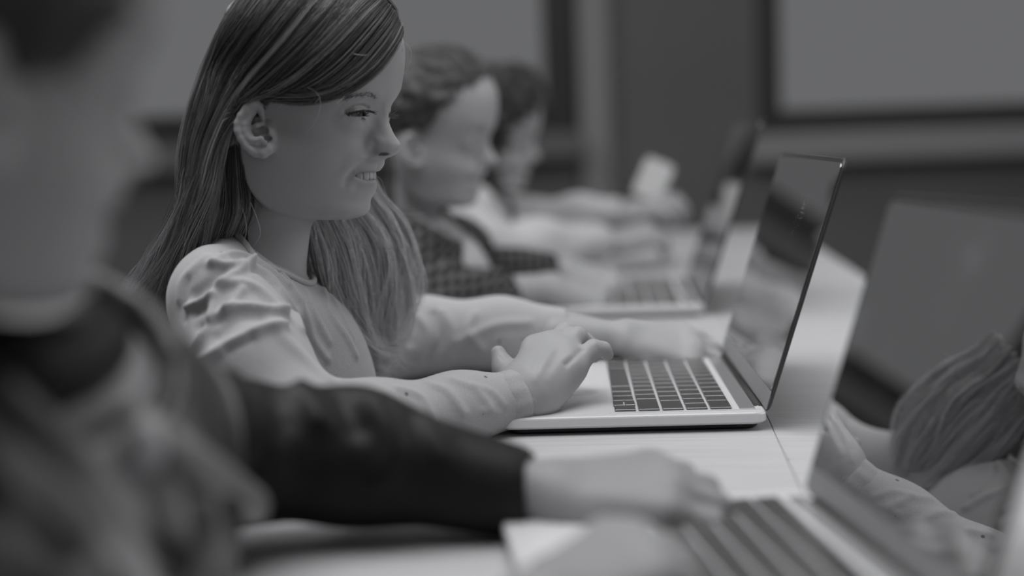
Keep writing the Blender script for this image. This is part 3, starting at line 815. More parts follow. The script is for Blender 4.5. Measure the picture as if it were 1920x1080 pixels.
# ================================================================ the long-haired child in sharp focus
def to_world_quads(vol):
    V, Fq = vol.mesh()
    return head_to_world(V), Fq[:, ::-1].copy()
def w2h_(Pw):
    d = np.asarray(Pw)-HO
    return np.stack([d@FWD, d@NEAR, d[..., 2]], -1)*1000
def girl():
    V, Fq = to_world_quads(head_volume(True))
    V, Fq = main_islands(V, Fq)
    V = laplace(V, Fq, 2, 0.4)
    V = relief(V, Fq, [
        ([(663, 262), (668, 276)], 0.0016, 0.013),                                  # cheek raised by the smile
        ([(699, 285), (688, 297), (673, 311), (660, 322), (651, 333), (647, 345)], -0.0009, 0.0036),   # smile fold
        ([(697, 293), (685, 306), (673, 317)], -0.0012, 0.0050),
        ([(655, 312), (645, 326), (642, 342)], 0.0004, 0.006),
        ([(702, 268), (700, 277), (704, 286), (712, 291)], -0.0012, 0.0026),         # crease round the nose wing
        ([(647, 209), (654, 205), (664, 201), (680, 199), (691, 203)], -0.0020, 0.0014),  # lid crease
        ([(650, 222), (664, 225), (682, 227)], -0.0006, 0.0018),
        ([(652, 229), (668, 233), (684, 233)], -0.0004, 0.002),
        ([(663, 334), (675, 341), (690, 343), (701, 341)], 0.0009, 0.0028),          # lower lip
        ([(668, 320), (684, 317), (700, 318)], 0.0006, 0.0024),
        ([(672, 352), (686, 359), (697, 362)], -0.0010, 0.005),
        ([(648, 181), (668, 176), (690, 175), (704, 180)], 0.0008, 0.005),
        ([(712, 300), (708, 312)], -0.0004, 0.0022),
    ])
    tone = np.full(len(V), 0.9)
    hl = w2h_(V); lim = np.interp(hl[:, 2], [0.0, 32, 38, 48, 62, 85, 110], [-24, -20, 8, 46, 68, 82, 92])
    tone = np.where((hl[:, 0] < lim-4) & (hl[:, 1] < 71), 0.12, tone)            # scalp under the hair
    # lips a little darker than the skin
    def shade(pts, sig, amount):
        nonlocal tone
        hp = np.array([head_to_world(np.array(H(x, y, v))) for x, y, v in pts])
        d = seg_dist(V, hp); tone = tone - amount*np.exp(-(d/sig)**2)
    shade([(664, 333, 23), (675, 339, 20), (690, 342, 14), (702, 345, 5)], 0.0035, 0.16)
    shade([(666, 324, 22), (684, 320, 15), (704, 322, 6)], 0.0028, 0.22)
    shade([(646, 214, 38), (665, 209, 34), (684, 207, 31), (697, 209, 27)], 0.0014, 0.45)
    shade([(650, 180, 42), (668, 176, 38), (690, 175, 31), (704, 180, 22)], 0.0038, 0.26)
    head = (V, Fq, tone)
    # ---- near hand, joints measured on the photo
    Yw = 1.062
    wr = P(978, 748, Yw); el = P(640, 800, 0.985)
    def p(x, y, Y): return P(x, y, Y)
    ch = [([p(880, 766, 1.05), p(980, 744, 1.060)], [0.020, 0.0190], 0.01),
          ([p(980, 744, 1.060), p(1008, 718, 1.066)], [0.0190, 0.0185], 0.012),
          # palm: wrist to the four knuckles
          ([p(990, 720, 1.075), p(1003, 655, 1.105)], [0.019, 0.0105], 0.014),
          ([p(996, 722, 1.070), p(1034, 652, 1.098)], [0.019, 0.0110], 0.014),
          ([p(1004, 728, 1.064), p(1060, 664, 1.088)], [0.0185, 0.0110], 0.014),
          ([p(1010, 738, 1.060), p(1072, 688, 1.075)], [0.0165, 0.0108], 0.014),
          ([p(1006, 745, 1.062), p(1058, 708, 1.078)], [0.0115, 0.0105], 0.014),
          ([p(1003, 655, 1.105), p(1034, 652, 1.098), p(1060, 664, 1.088), p(1072, 688, 1.075)], [0.009, 0.0095, 0.0095, 0.010], 0.010),
          # index finger, furthest away
          ([p(1001, 652, 1.107), p(1034, 642, 1.130), p(1056, 662, 1.145), p(1062, 682, 1.15)], [0.0085, 0.0078, 0.007, 0.006], 0.004),
          # middle finger
          ([p(1034, 648, 1.099), p(1061, 625, 1.117), p(1096, 641, 1.132), p(1108, 668, 1.138)], [0.0098, 0.0086, 0.0070, 0.006], 0.005),
          # ring finger
          ([p(1060, 660, 1.089), p(1081, 632, 1.103), p(1103, 646, 1.118), p(1113, 668, 1.126)], [0.0100, 0.0082, 0.0068, 0.006], 0.004),
          # little finger
          ([p(1072, 690, 1.076), p(1113, 654, 1.086), p(1131, 655, 1.092), p(1139, 665, 1.095)], [0.0108, 0.0074, 0.0060, 0.0052], 0.004),
          # thumb, rising behind the back of the hand
          ([p(968, 722, 1.080), p(944, 690, 1.098), p(934, 662, 1.106)], [0.0115, 0.0080, 0.0064], 0.008)]
    hV, hF = chains_mesh(ch, 0.0011)
    hV = laplace(hV, hF, 3, 0.5)
    hV = relief(hV, hF, [([(1090, 656), (1074, 672), (1062, 683)], -0.0016, 0.0028),
                         ([(1040, 650), (1020, 680), (1004, 712)], 0.0006, 0.0035),
                         ([(1018, 648), (1003, 690)], -0.0008, 0.004),
                         ([(1062, 668), (1030, 712)], 0.0005, 0.004),
                         ([(1046, 660), (1030, 690)], -0.0006, 0.004),
                         ([(1120, 650), (1123, 660)], -0.0006, 0.0014),
                         ([(936, 668), (944, 676)], -0.0004, 0.0012)])
    hand = (hV, hF, np.full(len(hV), 0.92))
    # ---- far hand, flat on the far end of the keyboard
    fw = P(1130, 628, 1.30); fe = P(780, 636, 1.315)
    cf_ = generic_hand(P(1165, 634, 1.30), P(1300, 652, 1.30)-P(1165, 632, 1.30), (0.05, -0.55, 0.85), (0.2, -1, -0.2), curl=(0.25, 0.35, 0.25), s=1.0)
    cf_.append(([P(1040, 630, 1.305), P(1165, 634, 1.30)], [0.024, 0.017], 0.01))
    fV, fF = chains_mesh(cf_, 0.0022); fV = laplace(fV, fF, 2)
    fhand = (fV, fF, np.full(len(fV), 0.9))
    # ---- trunk under the shirt, joined into the same body
    tv = Vol(*[np.arange(a, b_, 0.006) for a, b_ in ((-0.46, 0.10), (0.88, 1.42), (0.40, 0.86))])
    tv.chain([P(478, 560, 1.115), P(478, 700, 1.13), (-0.325, 1.14, 0.45)], [0.042, 0.068, 0.08], 0.05)
    tv.cap(P(430, 560, 1.035), P(540, 580, 1.22), 0.032, 0.032, 0.03)
    tv.chain([P(424, 565, 1.02), P(462, 680, 0.99), P(560, 806, 0.965), P(700, 792, 0.99), P(860, 766, 1.035), P(965, 747, 1.057)], [0.030, 0.030, 0.024, 0.021, 0.019, 0.018], 0.015)
    tv.chain([P(600, 600, 1.24), P(690, 650, 1.30), P(790, 632, 1.325), P(940, 627, 1.318), P(1070, 630, 1.307)], [0.032, 0.028, 0.026, 0.024, 0.019], 0.015)
    bV, bF = tv.mesh()
    parts = [head, hand, fhand, (bV, bF, np.full(len(bV), 0.9))]
    V, Fq = join([(a, b_) for a, b_, _ in parts]); tone = np.concatenate([c for *_, c in parts])
    body = link('person', mesh_np('person', V, Fq, True, tone), M_skin)
    tag(body, 'smiling child in sharp focus with long fair hair and pale long-sleeved top, typing', 'person')
    # ---- eyes
    for sgn in (1, -1):
        bm = bmesh.new(); bmesh.ops.create_uvsphere(bm, u_segments=48, v_segments=40, radius=EYE_R/1000)
        c = EYE_C.copy(); c[1] *= sgn
        cw = head_to_world(c)
        gaze = unit(np.array(FWD)*0.93 + NEAR*0.26 + np.array([0, 0, -0.34]))
        co = np.array([v.co for v in bm.verts]); ca = (co/np.linalg.norm(co, axis=1, keepdims=True))@gaze
        an = np.arccos(np.clip(ca, -1, 1))
        tn = np.where(an < 0.19, 0.0, np.where(an < 0.46, 0.16, np.where(an < 0.50, 0.1, 0.42)))  # white of the eye toned down, lash shadow included in its tone
        me = bm_mesh('eye', bm, True); a = me.attributes.new('tone', 'FLOAT', 'POINT'); a.data.foreach_set('value', tn.astype(np.float32))
        o = link('eye', me, M_eye, body); o.location = cw
    # ---- teeth: an arch of rounded plates
    bmT = []
    top = H(690, 320, 12)[2]
    for i in range(-4, 5):
        if i == 0: continue
        a = (abs(i)-0.5)*0.33*(1 if i > 0 else -1)
        uu = H(692, 330, 8)[0] - 15 + 14.5*math.cos(a*1.1); vv = 20*math.sin(a*1.0)
        wd = (4.6, 3.9, 3.7, 3.6)[abs(i)-1]
        bm = bmesh.new()
        bmesh.ops.create_uvsphere(bm, u_segments=14, v_segments=10, radius=1.0)
        co = np.array([v.co for v in bm.verts]); co = np.sign(co)*np.abs(co)**0.55*np.array([1.8, wd*0.8, 4.4])
        ca, sa = math.cos(a*1.2), math.sin(a*1.2)
        co = np.stack([co[:, 0]*ca-co[:, 1]*sa, co[:, 0]*sa+co[:, 1]*ca, co[:, 2]], 1) + np.array([uu, vv, top-3.2-0.5*(abs(i) > 1)])
        w = head_to_world(co)
        for v, q in zip(bm.verts, w): v.co = q
        link('tooth', bm_mesh('tooth', bm, True), M_teeth, body)
    # ---- brows and lashes
    g = np.random.default_rng(4)
    bvh = BVHTree.FromPolygons([tuple(v) for v in head[0]], [tuple(f) for f in head[1].tolist()])
    def onskin(x, y):
        h = bvh.ray_cast(Vector(CAM), Vector(ray(x, y)).normalized()); return (np.array(h[0]), np.array(h[1])) if h[0] is not None else (None, None)
    lines = []
    bc = catmull([(646, 184, 0), (660, 179, 0), (678, 176, 0), (694, 175.5, 0), (706, 181, 0)], 60)
    for q in range(260):
        s = g.uniform(0, 1)**0.9; c = bc[int(s*59)]
        x, y = c[0]+g.normal(0, 1.5), c[1]+g.normal(0, 2.3)
        h, n = onskin(x, y)
        if h is None: continue
        e = P(x-g.uniform(5, 11), y+g.uniform(-4.5, 1.5)+(1-s)*4, h[1]+0.001)
        he, ne = onskin(x-7, y-1)
        mid = (h+e)/2 + n*0.0011; h = h + n*0.0003
        lines.append(catmull([h, mid, e+n*0.0004], 5))
    tube_strands('eyebrow', lines, np.full(len(lines), 0.00011), g.uniform(0.2, 0.8, len(lines)), M_lash, body)
    lines = []; tn = []
    up = catmull([(648, 213.5, 0), (662, 210, 0), (676, 207.5, 0), (688, 207.5, 0), (697, 210, 0)], 40)
    for q in range(150):
        s = g.uniform(0.0, 1); c = up[int(s*39)]
        c0 = np.array(H(c[0], c[1], 31.5)); r = c0-EYE_C; c0 = EYE_C + r/np.linalg.norm(r)*12.6
        if q % 2 == 0 or s < 0.6:
            hs, ns = onskin(c[0], c[1]-1.6)
            if hs is not None: c0 = w2h_(hs + ns*0.0003)
        ln = g.uniform(5.5, 8.5)*(0.55 + 0.45*s)
        dirn = unit(np.array([0.85+0.2*g.normal(), 0.25+0.15*g.normal(), -0.30+0.15*g.normal()]))
        lines.append(head_to_world(catmull([c0, c0+dirn*ln*0.5+np.array([0, 0, -0.8]), c0+dirn*ln+np.array([0, 0, 0.6])], 6))); tn.append(g.uniform(0, 0.5))
    for q in range(16):
        s = g.uniform(0, 1); x = 662+s*34; y = 219.5+0.6*s
        c0 = np.array(H(x, y, 31.5)); r = c0-EYE_C; c0 = EYE_C + r/np.linalg.norm(r)*12.4
        ln = g.uniform(3, 5.5)
        dirn = unit(np.array([0.7+0.2*g.normal(), 0.3*(1-s)+0.1*g.normal(), -0.75]))
        lines.append(head_to_world(catmull([c0, c0+dirn*ln*0.5, c0+dirn*ln+np.array([0, 0, 0.5])], 6))); tn.append(g.uniform(0.5, 0.9))
    tube_strands('eyelashes', lines, np.full(len(lines), 0.00013), tn, M_lash, body); lines = []; tn = []
    for q in range(34):                                                # the far eye's lashes beyond the bridge of the nose
        c0 = np.array([EYE_C[0]+11.8+g.normal(0, 0.5), -EYE_C[1]+g.uniform(-7, 7), EYE_C[2]+g.uniform(-2.5, 2.0)])
        dirn = unit(np.array([0.92, 0.1*g.normal(), -0.1+0.18*g.normal()])); ln = g.uniform(6, 9.5)
        lines.append(head_to_world(catmull([c0, c0+dirn*ln*0.5+np.array([0, 0, -0.7]), c0+dirn*ln+np.array([0, 0, 0.5])], 6))); tn.append(g.uniform(0.6, 1))
    tube_strands('eyelashes', lines, np.full(len(lines), 0.00013), tn, M_lash, body)
    ctr = w2h_(head[0][head[1]].mean(1))
    keep = ~((ctr[:, 1] > 69.5) & (ctr[:, 0] > -40) & (ctr[:, 0] < 22) & (ctr[:, 2] < 42))
    scalp = BVHTree.FromPolygons([tuple(v) for v in head[0]], [tuple(f) for f in head[1][keep].tolist()])
    return body, scalp
girl_body, girl_bvh = girl()

# ---- hair of the long-haired child
def push_out(L, c, r, grow_=1.0):
    """keep strands outside an ellipsoid (head space)."""
    q = (L-c)/(np.asarray(r)*grow_); d = np.linalg.norm(q, axis=-1, keepdims=True)
    return np.where(d < 1, c + (L-c)/np.maximum(d, 1e-6), L)
def w2h(Pw):
    d = np.asarray(Pw)-HO
    return np.stack([d@FWD, d@NEAR, d[..., 2]], -1)*1000
def girl_hair():
    def g(*pts): return np.array([P(x, y, Y) for x, y, Y in pts])
    YB = 1.105
    near = [
        g((742, 62, 1.095), (728, 92, 1.070), (690, 138, 1.052), (630, 172, 1.040), (560, 181, 1.030), (503, 168, 1.024), (455, 180, 1.022), (416, 262, 1.034), (398, 400, 1.050), (355, 500, 1.085), (322, 600, 1.115)),
        g((728, 32, 1.108), (706, 62, 1.075), (655, 120, 1.049), (590, 165, 1.034), (525, 168, 1.022), (464, 176, 1.020), (424, 226, 1.022), (404, 316, 1.032), (385, 420, 1.055), (335, 520, 1.09), (300, 612, 1.115)),
        g((700, 0, 1.118), (668, 28, 1.080), (605, 95, 1.046), (540, 150, 1.028), (484, 185, 1.018), (440, 218, 1.018), (414, 270, 1.022), (395, 350, 1.035), (360, 450, 1.060), (315, 540, 1.09), (280, 622, 1.115)),
        g((655, -28, 1.124), (620, 0, 1.082), (555, 72, 1.044), (490, 140, 1.024), (445, 195, 1.016), (412, 245, 1.018), (392, 300, 1.024), (375, 380, 1.040), (345, 470, 1.065), (300, 560, 1.09), (262, 625, 1.115)),
        g((605, -45, 1.126), (570, -18, 1.084), (508, 55, 1.044), (455, 125, 1.024), (418, 190, 1.020), (392, 250, 1.022), (376, 310, 1.028), (362, 390, 1.045), (335, 480, 1.070), (285, 570, 1.095), (250, 628, 1.115)),
        g((555, -48, 1.126), (520, -25, 1.086), (462, 45, 1.048), (418, 118, 1.032), (388, 190, 1.030), (368, 255, 1.033), (358, 320, 1.040), (352, 400, 1.055), (318, 490, 1.080), (258, 575, 1.105), (222, 625, 1.12)),
        g((510, -38, 1.122), (475, -12, 1.090), (428, 50, 1.060), (392, 118, 1.050), (364, 190, 1.050), (348, 258, 1.053), (342, 325, 1.058), (346, 400, 1.070), (308, 490, 1.092), (244, 575, 1.115), (206, 622, 1.125)),
    ]
    def snap(q, n, off):
        q = q.copy()
        for i in range(n):
            d = q[i]-CAM; h = girl_bvh.ray_cast(Vector(CAM), Vector(d).normalized())
            if h[0] is not None: q[i] = np.array(h[0]) + np.array(h[1])*off
        return q
    def clear_skin(L, upto, gap=0.003):
        """lift strands that dip into the scalp."""
        for a in range(L.shape[0]):
            for i in range(upto):
                loc, nr, _, d = girl_bvh.find_nearest(Vector(L[a, i]))
                if loc is None: continue
                s_ = (Vector(L[a, i])-loc).dot(nr)
                if s_ < gap and d < 0.03: L[a, i] = np.array(loc + nr*(gap + 0.25*max(0.0, 0.004+s_)*0))
        return L
    for q in near:
        for i in range(5, len(q)):
            if q[i, 1] < 1.06: q[i] = CAM + (q[i]-CAM)*((q[i, 1] + 0.016*min(1.0, (1.06-q[i, 1])/0.03))/q[i, 1])
    near = [snap(q, 6 if i < 2 else (7 if i < 5 else 6), 0.006) for i, q in enumerate(near)]
    for q in near:
        for _ in range(3):
            dep = q[:, 1].copy(); dep[4:10] = 0.25*q[3:9, 1]+0.5*q[4:10, 1]+0.25*q[5:11, 1]
            for i in range(4, 10): q[i] = CAM + (q[i]-CAM)*dep[i]/q[i, 1]
    L1, t1 = grow(near, 8500, 30, 0.0024, 420, 0.0011, seed=11)
    # keep the strands off the skull
    L1 = clear_skin(L1, 22)
    # lengths grow paler towards the ends
    far = [
        g((560, 395, 1.155), (575, 420, 1.150), (592, 470, 1.14), (612, 540, 1.145), (650, 610, 1.15), (700, 660, 1.155), (748, 672, 1.16)),
        g((585, 360, 1.175), (612, 400, 1.165), (640, 470, 1.150), (655, 550, 1.155), (668, 620, 1.158), (690, 680, 1.16), (722, 705, 1.16)),
        g((620, 330, 1.185), (650, 395, 1.175), (688, 460, 1.165), (700, 540, 1.165), (700, 620, 1.166), (712, 680, 1.168), (745, 700, 1.17)),
        g((660, 320, 1.195), (686, 388, 1.185), (722, 450, 1.178), (738, 520, 1.178), (726, 590, 1.176), (705, 640, 1.174), (690, 690, 1.172)),
        g((680, 310, 1.20), (705, 372, 1.192), (742, 430, 1.188), (757, 510, 1.188), (745, 570, 1.185), (728, 620, 1.180), (740, 672, 1.176)),
    ]
    L2, t2 = grow(far, 4200, 28, 0.0065, 230, 0.0017, wave=0.0065, seed=12)
    # hair of the far side of the head, seen over the crown and forehead
    side = []
    for q in near[2:7]:
        hh = w2h(q); hh[:, 1] *= -1; side.append(head_to_world(hh))
    L3, t3 = grow(side, 900, 26, 0.003, 70, 0.0012, seed=13)
    L3 = clear_skin(L3, 15)
    # locks behind the ear, the shade there put into a darker tone
    nape = [
        g((462, 262, 1.060), (470, 320, 1.064), (478, 380, 1.072), (455, 440, 1.085), (400, 520, 1.10)),
        g((445, 268, 1.050), (448, 330, 1.055), (450, 392, 1.064), (425, 450, 1.082), (370, 530, 1.105)),
        g((430, 280, 1.045), (428, 345, 1.050), (425, 405, 1.060), (398, 460, 1.080), (345, 550, 1.11)),
    ]
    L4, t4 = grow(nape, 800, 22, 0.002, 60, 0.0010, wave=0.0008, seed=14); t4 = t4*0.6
    L5, t5 = grow([q[6:] for q in near[2:7]], 1900, 20, 0.009, 200, 0.0022, wave=0.007, seed=15)
    hair = None
    segs = []
    for L, t, r, tb in ((L1, t1, 0.00017, -0.10), (L2, t2, 0.00019, 0.62), (L3, t3, 0.0002, 0), (L4, t4, 0.00018, -0.1), (L5, t5, 0.00017, 0.15)):  # far locks get a paler tone, standing in for brighter light
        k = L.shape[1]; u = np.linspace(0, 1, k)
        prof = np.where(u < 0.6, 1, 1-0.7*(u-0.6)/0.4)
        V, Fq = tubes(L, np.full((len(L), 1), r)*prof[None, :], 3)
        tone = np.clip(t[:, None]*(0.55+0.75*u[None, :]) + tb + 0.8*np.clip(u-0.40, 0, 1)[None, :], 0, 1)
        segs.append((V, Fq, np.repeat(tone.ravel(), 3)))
    V, Fq = join([(a, b_) for a, b_, _ in segs])
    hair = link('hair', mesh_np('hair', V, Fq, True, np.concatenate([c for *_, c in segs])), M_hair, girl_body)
    # the dense mass under the loose strands
    hv = Vol(*[np.arange(a, b_, 0.0035) for a, b_ in ((-0.36, 0.02), (0.97, 1.30), (0.72, 1.10))])
    c = head_to_world(np.array(CRAN_C)[None])[0]
    B = np.stack([FWD, NEAR, [0, 0, 1.0]])
    hv.ell(c, np.array(CRAN_R)/1000*1.012, rot=B.T)
    X, Y, Z = hv.a[0][:, None, None], hv.a[1][None, :, None], hv.a[2][None, None, :]
    u = (X-HO[0])*FWD[0] + (Y-HO[1])*FWD[1]
    lim = np.interp(hv.a[2]-HO[2], [0.0, 0.032, 0.038, 0.048, 0.062, 0.085, 0.11], [-0.022, -0.018, 0.012, 0.052, 0.074, 0.088, 0.10]).astype(np.float32)[None, None, :]
    hv.F = smax(hv.F, (u-lim)*0.8, 0.004)
    for q, r in ((near[1], 0.008), (near[2], 0.009), (near[4], 0.010)):
        c_ = catmull(q[5:], 10); hv.chain(list(c_ + np.array([0.0, 0.016, 0])), list(np.linspace(r, 0.010, 10)), 0.015)
    for q in (far[1], far[3]):
        c_ = catmull(q, 8)[:6]; hv.chain(list(c_ + np.array([0, 0.014, 0])), [0.010]*6, 0.012)
    V, Fq = hv.mesh(); V = laplace(V, Fq, 3)
    link('hair_mass', mesh_np('hair_mass', V, Fq, True, np.where(V[:, 2] < HO[2]-0.045, 0.42, 0.10)), M_hair, hair)  # paler low down, stronger light on the lengths put into the tone
    # stray strands
    stray = [[(752, 72, 1.085), (768, 90, 1.085), (771, 108, 1.085), (760, 135, 1.085), (741, 160, 1.085)],
             [(650, 92, 1.035), (662, 100, 1.033), (676, 103, 1.033), (690, 103, 1.036)],
             [(560, 160, 1.028), (590, 170, 1.026), (601, 195, 1.026), (588, 235, 1.028), (560, 258, 1.030)],
             [(748, 66, 1.09), (755, 85, 1.088), (752, 105, 1.088), (748, 118, 1.088)], [(744, 62, 1.09), (757, 78, 1.088), (756, 98, 1.088)],
             [(470, 380, 1.05), (482, 410, 1.048), (488, 440, 1.048), (470, 470, 1.05)], [(455, 390, 1.05), (462, 430, 1.045), (452, 470, 1.045)],
             [(704, 355, 1.15), (728, 380, 1.16), (745, 402, 1.165), (765, 440, 1.17)], [(745, 402, 1.165), (735, 425, 1.165), (728, 450, 1.165)],
             [(706, 330, 1.13), (716, 340, 1.13), (726, 372, 1.135), (732, 395, 1.14)], [(745, 400, 1.17), (775, 402, 1.17), (800, 398, 1.175)]]
    g_ = np.random.default_rng(21)
    for q in range(22):                              # fringe of short hairs along the hair line
        s = g_.uniform(0, 1); c0 = catmull(near[0], 60)[int(s*26)]; c0 = c0 + g_.normal(0, 0.002, 3)
        x = None
        e = c0 + np.array([-0.012*g_.uniform(0.2, 1), -0.001, -0.010*g_.uniform(-0.3, 1)])
        stray.append(np.stack([c0, (c0+e)/2+g_.normal(0, 0.0015, 3), e]))
    lines = [catmull(np.array([P(*q) for q in s]) if isinstance(s, list) else s, 16) for s in stray]
    tube_strands('stray_hair', lines, np.full(len(lines), 0.00017), g_.uniform(0.5, 0.9, len(lines)), M_hair, hair)
girl_hair()

# ---- her shirt
NECK = []
def girl_shirt():
    nb = P(480, 520, 1.10)
    def build(lo, hi, res):
        v = Vol(*[np.arange(a, b_, res) for a, b_ in zip(lo, hi)])
        # trunk
        v.chain([P(492, 615, 1.13), P(497, 730, 1.135), (-0.305, 1.14, 0.60), (-0.32, 1.14, 0.42)], [0.068, 0.080, 0.092, 0.098], 0.05)
        v.chain([P(534, 605, 1.10), P(570, 730, 1.11)], [0.036, 0.041], 0.05)
        # shoulders
        v.chain([P(424, 556, 1.03), P(470, 540, 1.10), P(552, 565, 1.20), P(585, 600, 1.25)], [0.039, 0.042, 0.040, 0.040], 0.035)
        # near sleeve
        v.chain([P(426, 568, 1.02), P(462, 680, 0.99), P(560, 808, 0.962)], [0.0405, 0.043, 0.036], 0.025)
        v.chain([P(560, 808, 0.962), P(700, 793, 0.99), P(860, 766, 1.035), P(972, 748, 1.058)], [0.036, 0.0295, 0.0255, 0.0228], 0.022)
        # far sleeve
        v.chain([P(600, 600, 1.25), P(690, 655, 1.31), P(790, 632, 1.325)], [0.042, 0.040, 0.038], 0.025)
        v.chain([P(790, 632, 1.325), P(940, 625, 1.318), P(1075, 628, 1.31)], [0.038, 0.0335, 0.0265], 0.02)
        # cuff ends
        v.cap(P(974, 747.5, 1.0585), P(1060, 730, 1.075), 0.0205, 0.045, 0.001, 'sub')
        v.cap(P(1078, 629, 1.309), P(1160, 632, 1.30), 0.020, 0.035, 0.003, 'sub')
        # neck opening: everything above a slanting plane and close to the neck
        A, B, C_ = P(436, 449, 1.055), P(588, 535, 1.115), P(515, 440, 1.18)
        n = unit(np.cross(B-A, C_-A)); n = n if n[2] > 0 else -n
        q0, q1 = P(512, 330, 1.10), P(480, 600, 1.11); ax_ = unit(q1-q0)
        NECK[:] = [A, n, q0, ax_]
        def cut(X, Y, Z):
            h = (X-A[0])*n[0]+(Y-A[1])*n[1]+(Z-A[2])*n[2]
            t = (X-q0[0])*ax_[0]+(Y-q0[1])*ax_[1]+(Z-q0[2])*ax_[2]
            r = np.sqrt((X-q0[0]-t*ax_[0])**2+(Y-q0[1]-t*ax_[1])**2+(Z-q0[2]-t*ax_[2])**2)
            return np.maximum(-h, r-0.10)
        m_ = (A+B)/2; v.put(cut, m_-0.16, m_+0.16, 0.014, 'sub')
        return v.mesh()
    V1, F1 = build((-0.44, 0.86, 0.40), (0.06, 1.42, 0.93), 0.0040)
    V, Fq = V1, F1
    V = laplace(V, Fq, 2)
    return V, Fq
def subdivide(V, Fq):
    """one level of linear quad subdivision (numpy)."""
    e = np.concatenate([Fq[:, [0, 1]], Fq[:, [1, 2]], Fq[:, [2, 3]], Fq[:, [3, 0]]]); es = np.sort(e, 1)
    un, inv = np.unique(es, axis=0, return_inverse=True); inv = inv.reshape(-1)
    nV = len(V); n = len(Fq)
    mid = (V[un[:, 0]]+V[un[:, 1]])/2; cen = V[Fq].mean(1)
    m = nV + inv.reshape(4, n).T; c = nV + len(un) + np.arange(n)
    out = [np.stack([Fq[:, i], m[:, i], c, m[:, (i-1) % 4]], 1) for i in range(4)]
    return np.concatenate([V, mid, cen]), np.concatenate(out)
def px(cx, cy): return (220+cx/3.0, 400+cy/3.0)
SHIRT_FOLDS = [
    ([px(400, 530), px(530, 470), px(600, 370), px(740, 290)], 0.0050, 0.0045),
    ([px(430, 770), px(500, 650), px(535, 560), px(545, 480)], 0.0045, 0.0045),
    ([px(535, 600), px(620, 540), px(700, 440)], 0.0038, 0.0045),
    ([px(460, 840), px(600, 750), px(720, 690), px(820, 640), px(930, 630)], 0.0055, 0.0052),
    ([px(620, 550), px(700, 528), px(800, 535), px(930, 560)], 0.0045, 0.0045),
    ([px(590, 400), px(700, 395), px(790, 430), px(870, 500), px(930, 560)], 0.0042, 0.006),
    ([px(530, 285), px(640, 232), px(760, 265), px(860, 330), px(950, 405)], 0.0040, 0.0042),
    ([px(540, 290), px(640, 285), px(760, 280)], 0.0030, 0.0030),
    ([px(500, 250), px(420, 320), px(365, 390), px(355, 480)], 0.0022, 0.006),
    ([px(400, 370), px(380, 470), px(382, 600)], -0.0022, 0.0022),
    ([px(740, 290), px(850, 350), px(930, 450), px(1000, 570), px(1030, 650)], 0.0040, 0.0060),
    ([px(850, 290), px(960, 380), px(1020, 490), px(1025, 580)], 0.0032, 0.0035),
    ([px(900, 660), px(1000, 760), px(1100, 860), px(1180, 930)], 0.0030, 0.0075),
    ([px(960, 400), px(1060, 560), px(1100, 700), px(1180, 820)], 0.0028, 0.0042),
    ([px(1160, 430), px(1195, 560), px(1290, 700), px(1340, 800)], 0.0030, 0.0045),
    ([px(1060, 430), px(1110, 560), px(1190, 720)], 0.0022, 0.0040),
    ([px(1200, 470), px(1270, 590), px(1320, 700)], 0.0030, 0.0040),
    ([px(470, 640), px(560, 600)], -0.0040, 0.006), ([px(440, 460), px(520, 400), px(600, 330)], -0.0045, 0.006),
    ([px(560, 690), px(680, 600), px(800, 590)], -0.0035, 0.007), ([px(440, 560), px(480, 540)], -0.004, 0.005),
    ([px(660, 320), px(780, 320), px(880, 400)], -0.003, 0.005), ([px(620, 760), px(740, 700)], -0.004, 0.005),
    # forearm of the near sleeve
    ([(700, 735), (735, 745), (760, 780)], 0.0030, 0.0055), ([(745, 728), (790, 745), (812, 790)], 0.0030, 0.0050),
    ([(800, 718), (840, 735), (870, 775)], 0.0028, 0.0050), ([(850, 712), (890, 728), (920, 765)], 0.0020, 0.0045),
    ([(890, 722), (925, 735), (945, 760)], 0.0014, 0.004), ([(905, 770), (935, 775)], 0.0012, 0.004),
    # far sleeve
    ([(770, 580), (800, 620), (790, 670)], 0.004, 0.006), ([(830, 585), (850, 620), (845, 665)], 0.003, 0.006), ([(890, 590), (880, 620), (905, 655)], 0.003, 0.006),
    ([(860, 640), (930, 610), (990, 605)], 0.003, 0.006), ([(815, 590), (825, 640), (800, 675)], -0.004, 0.006), ([(740, 560), (775, 590), (770, 640)], -0.004, 0.006),
]
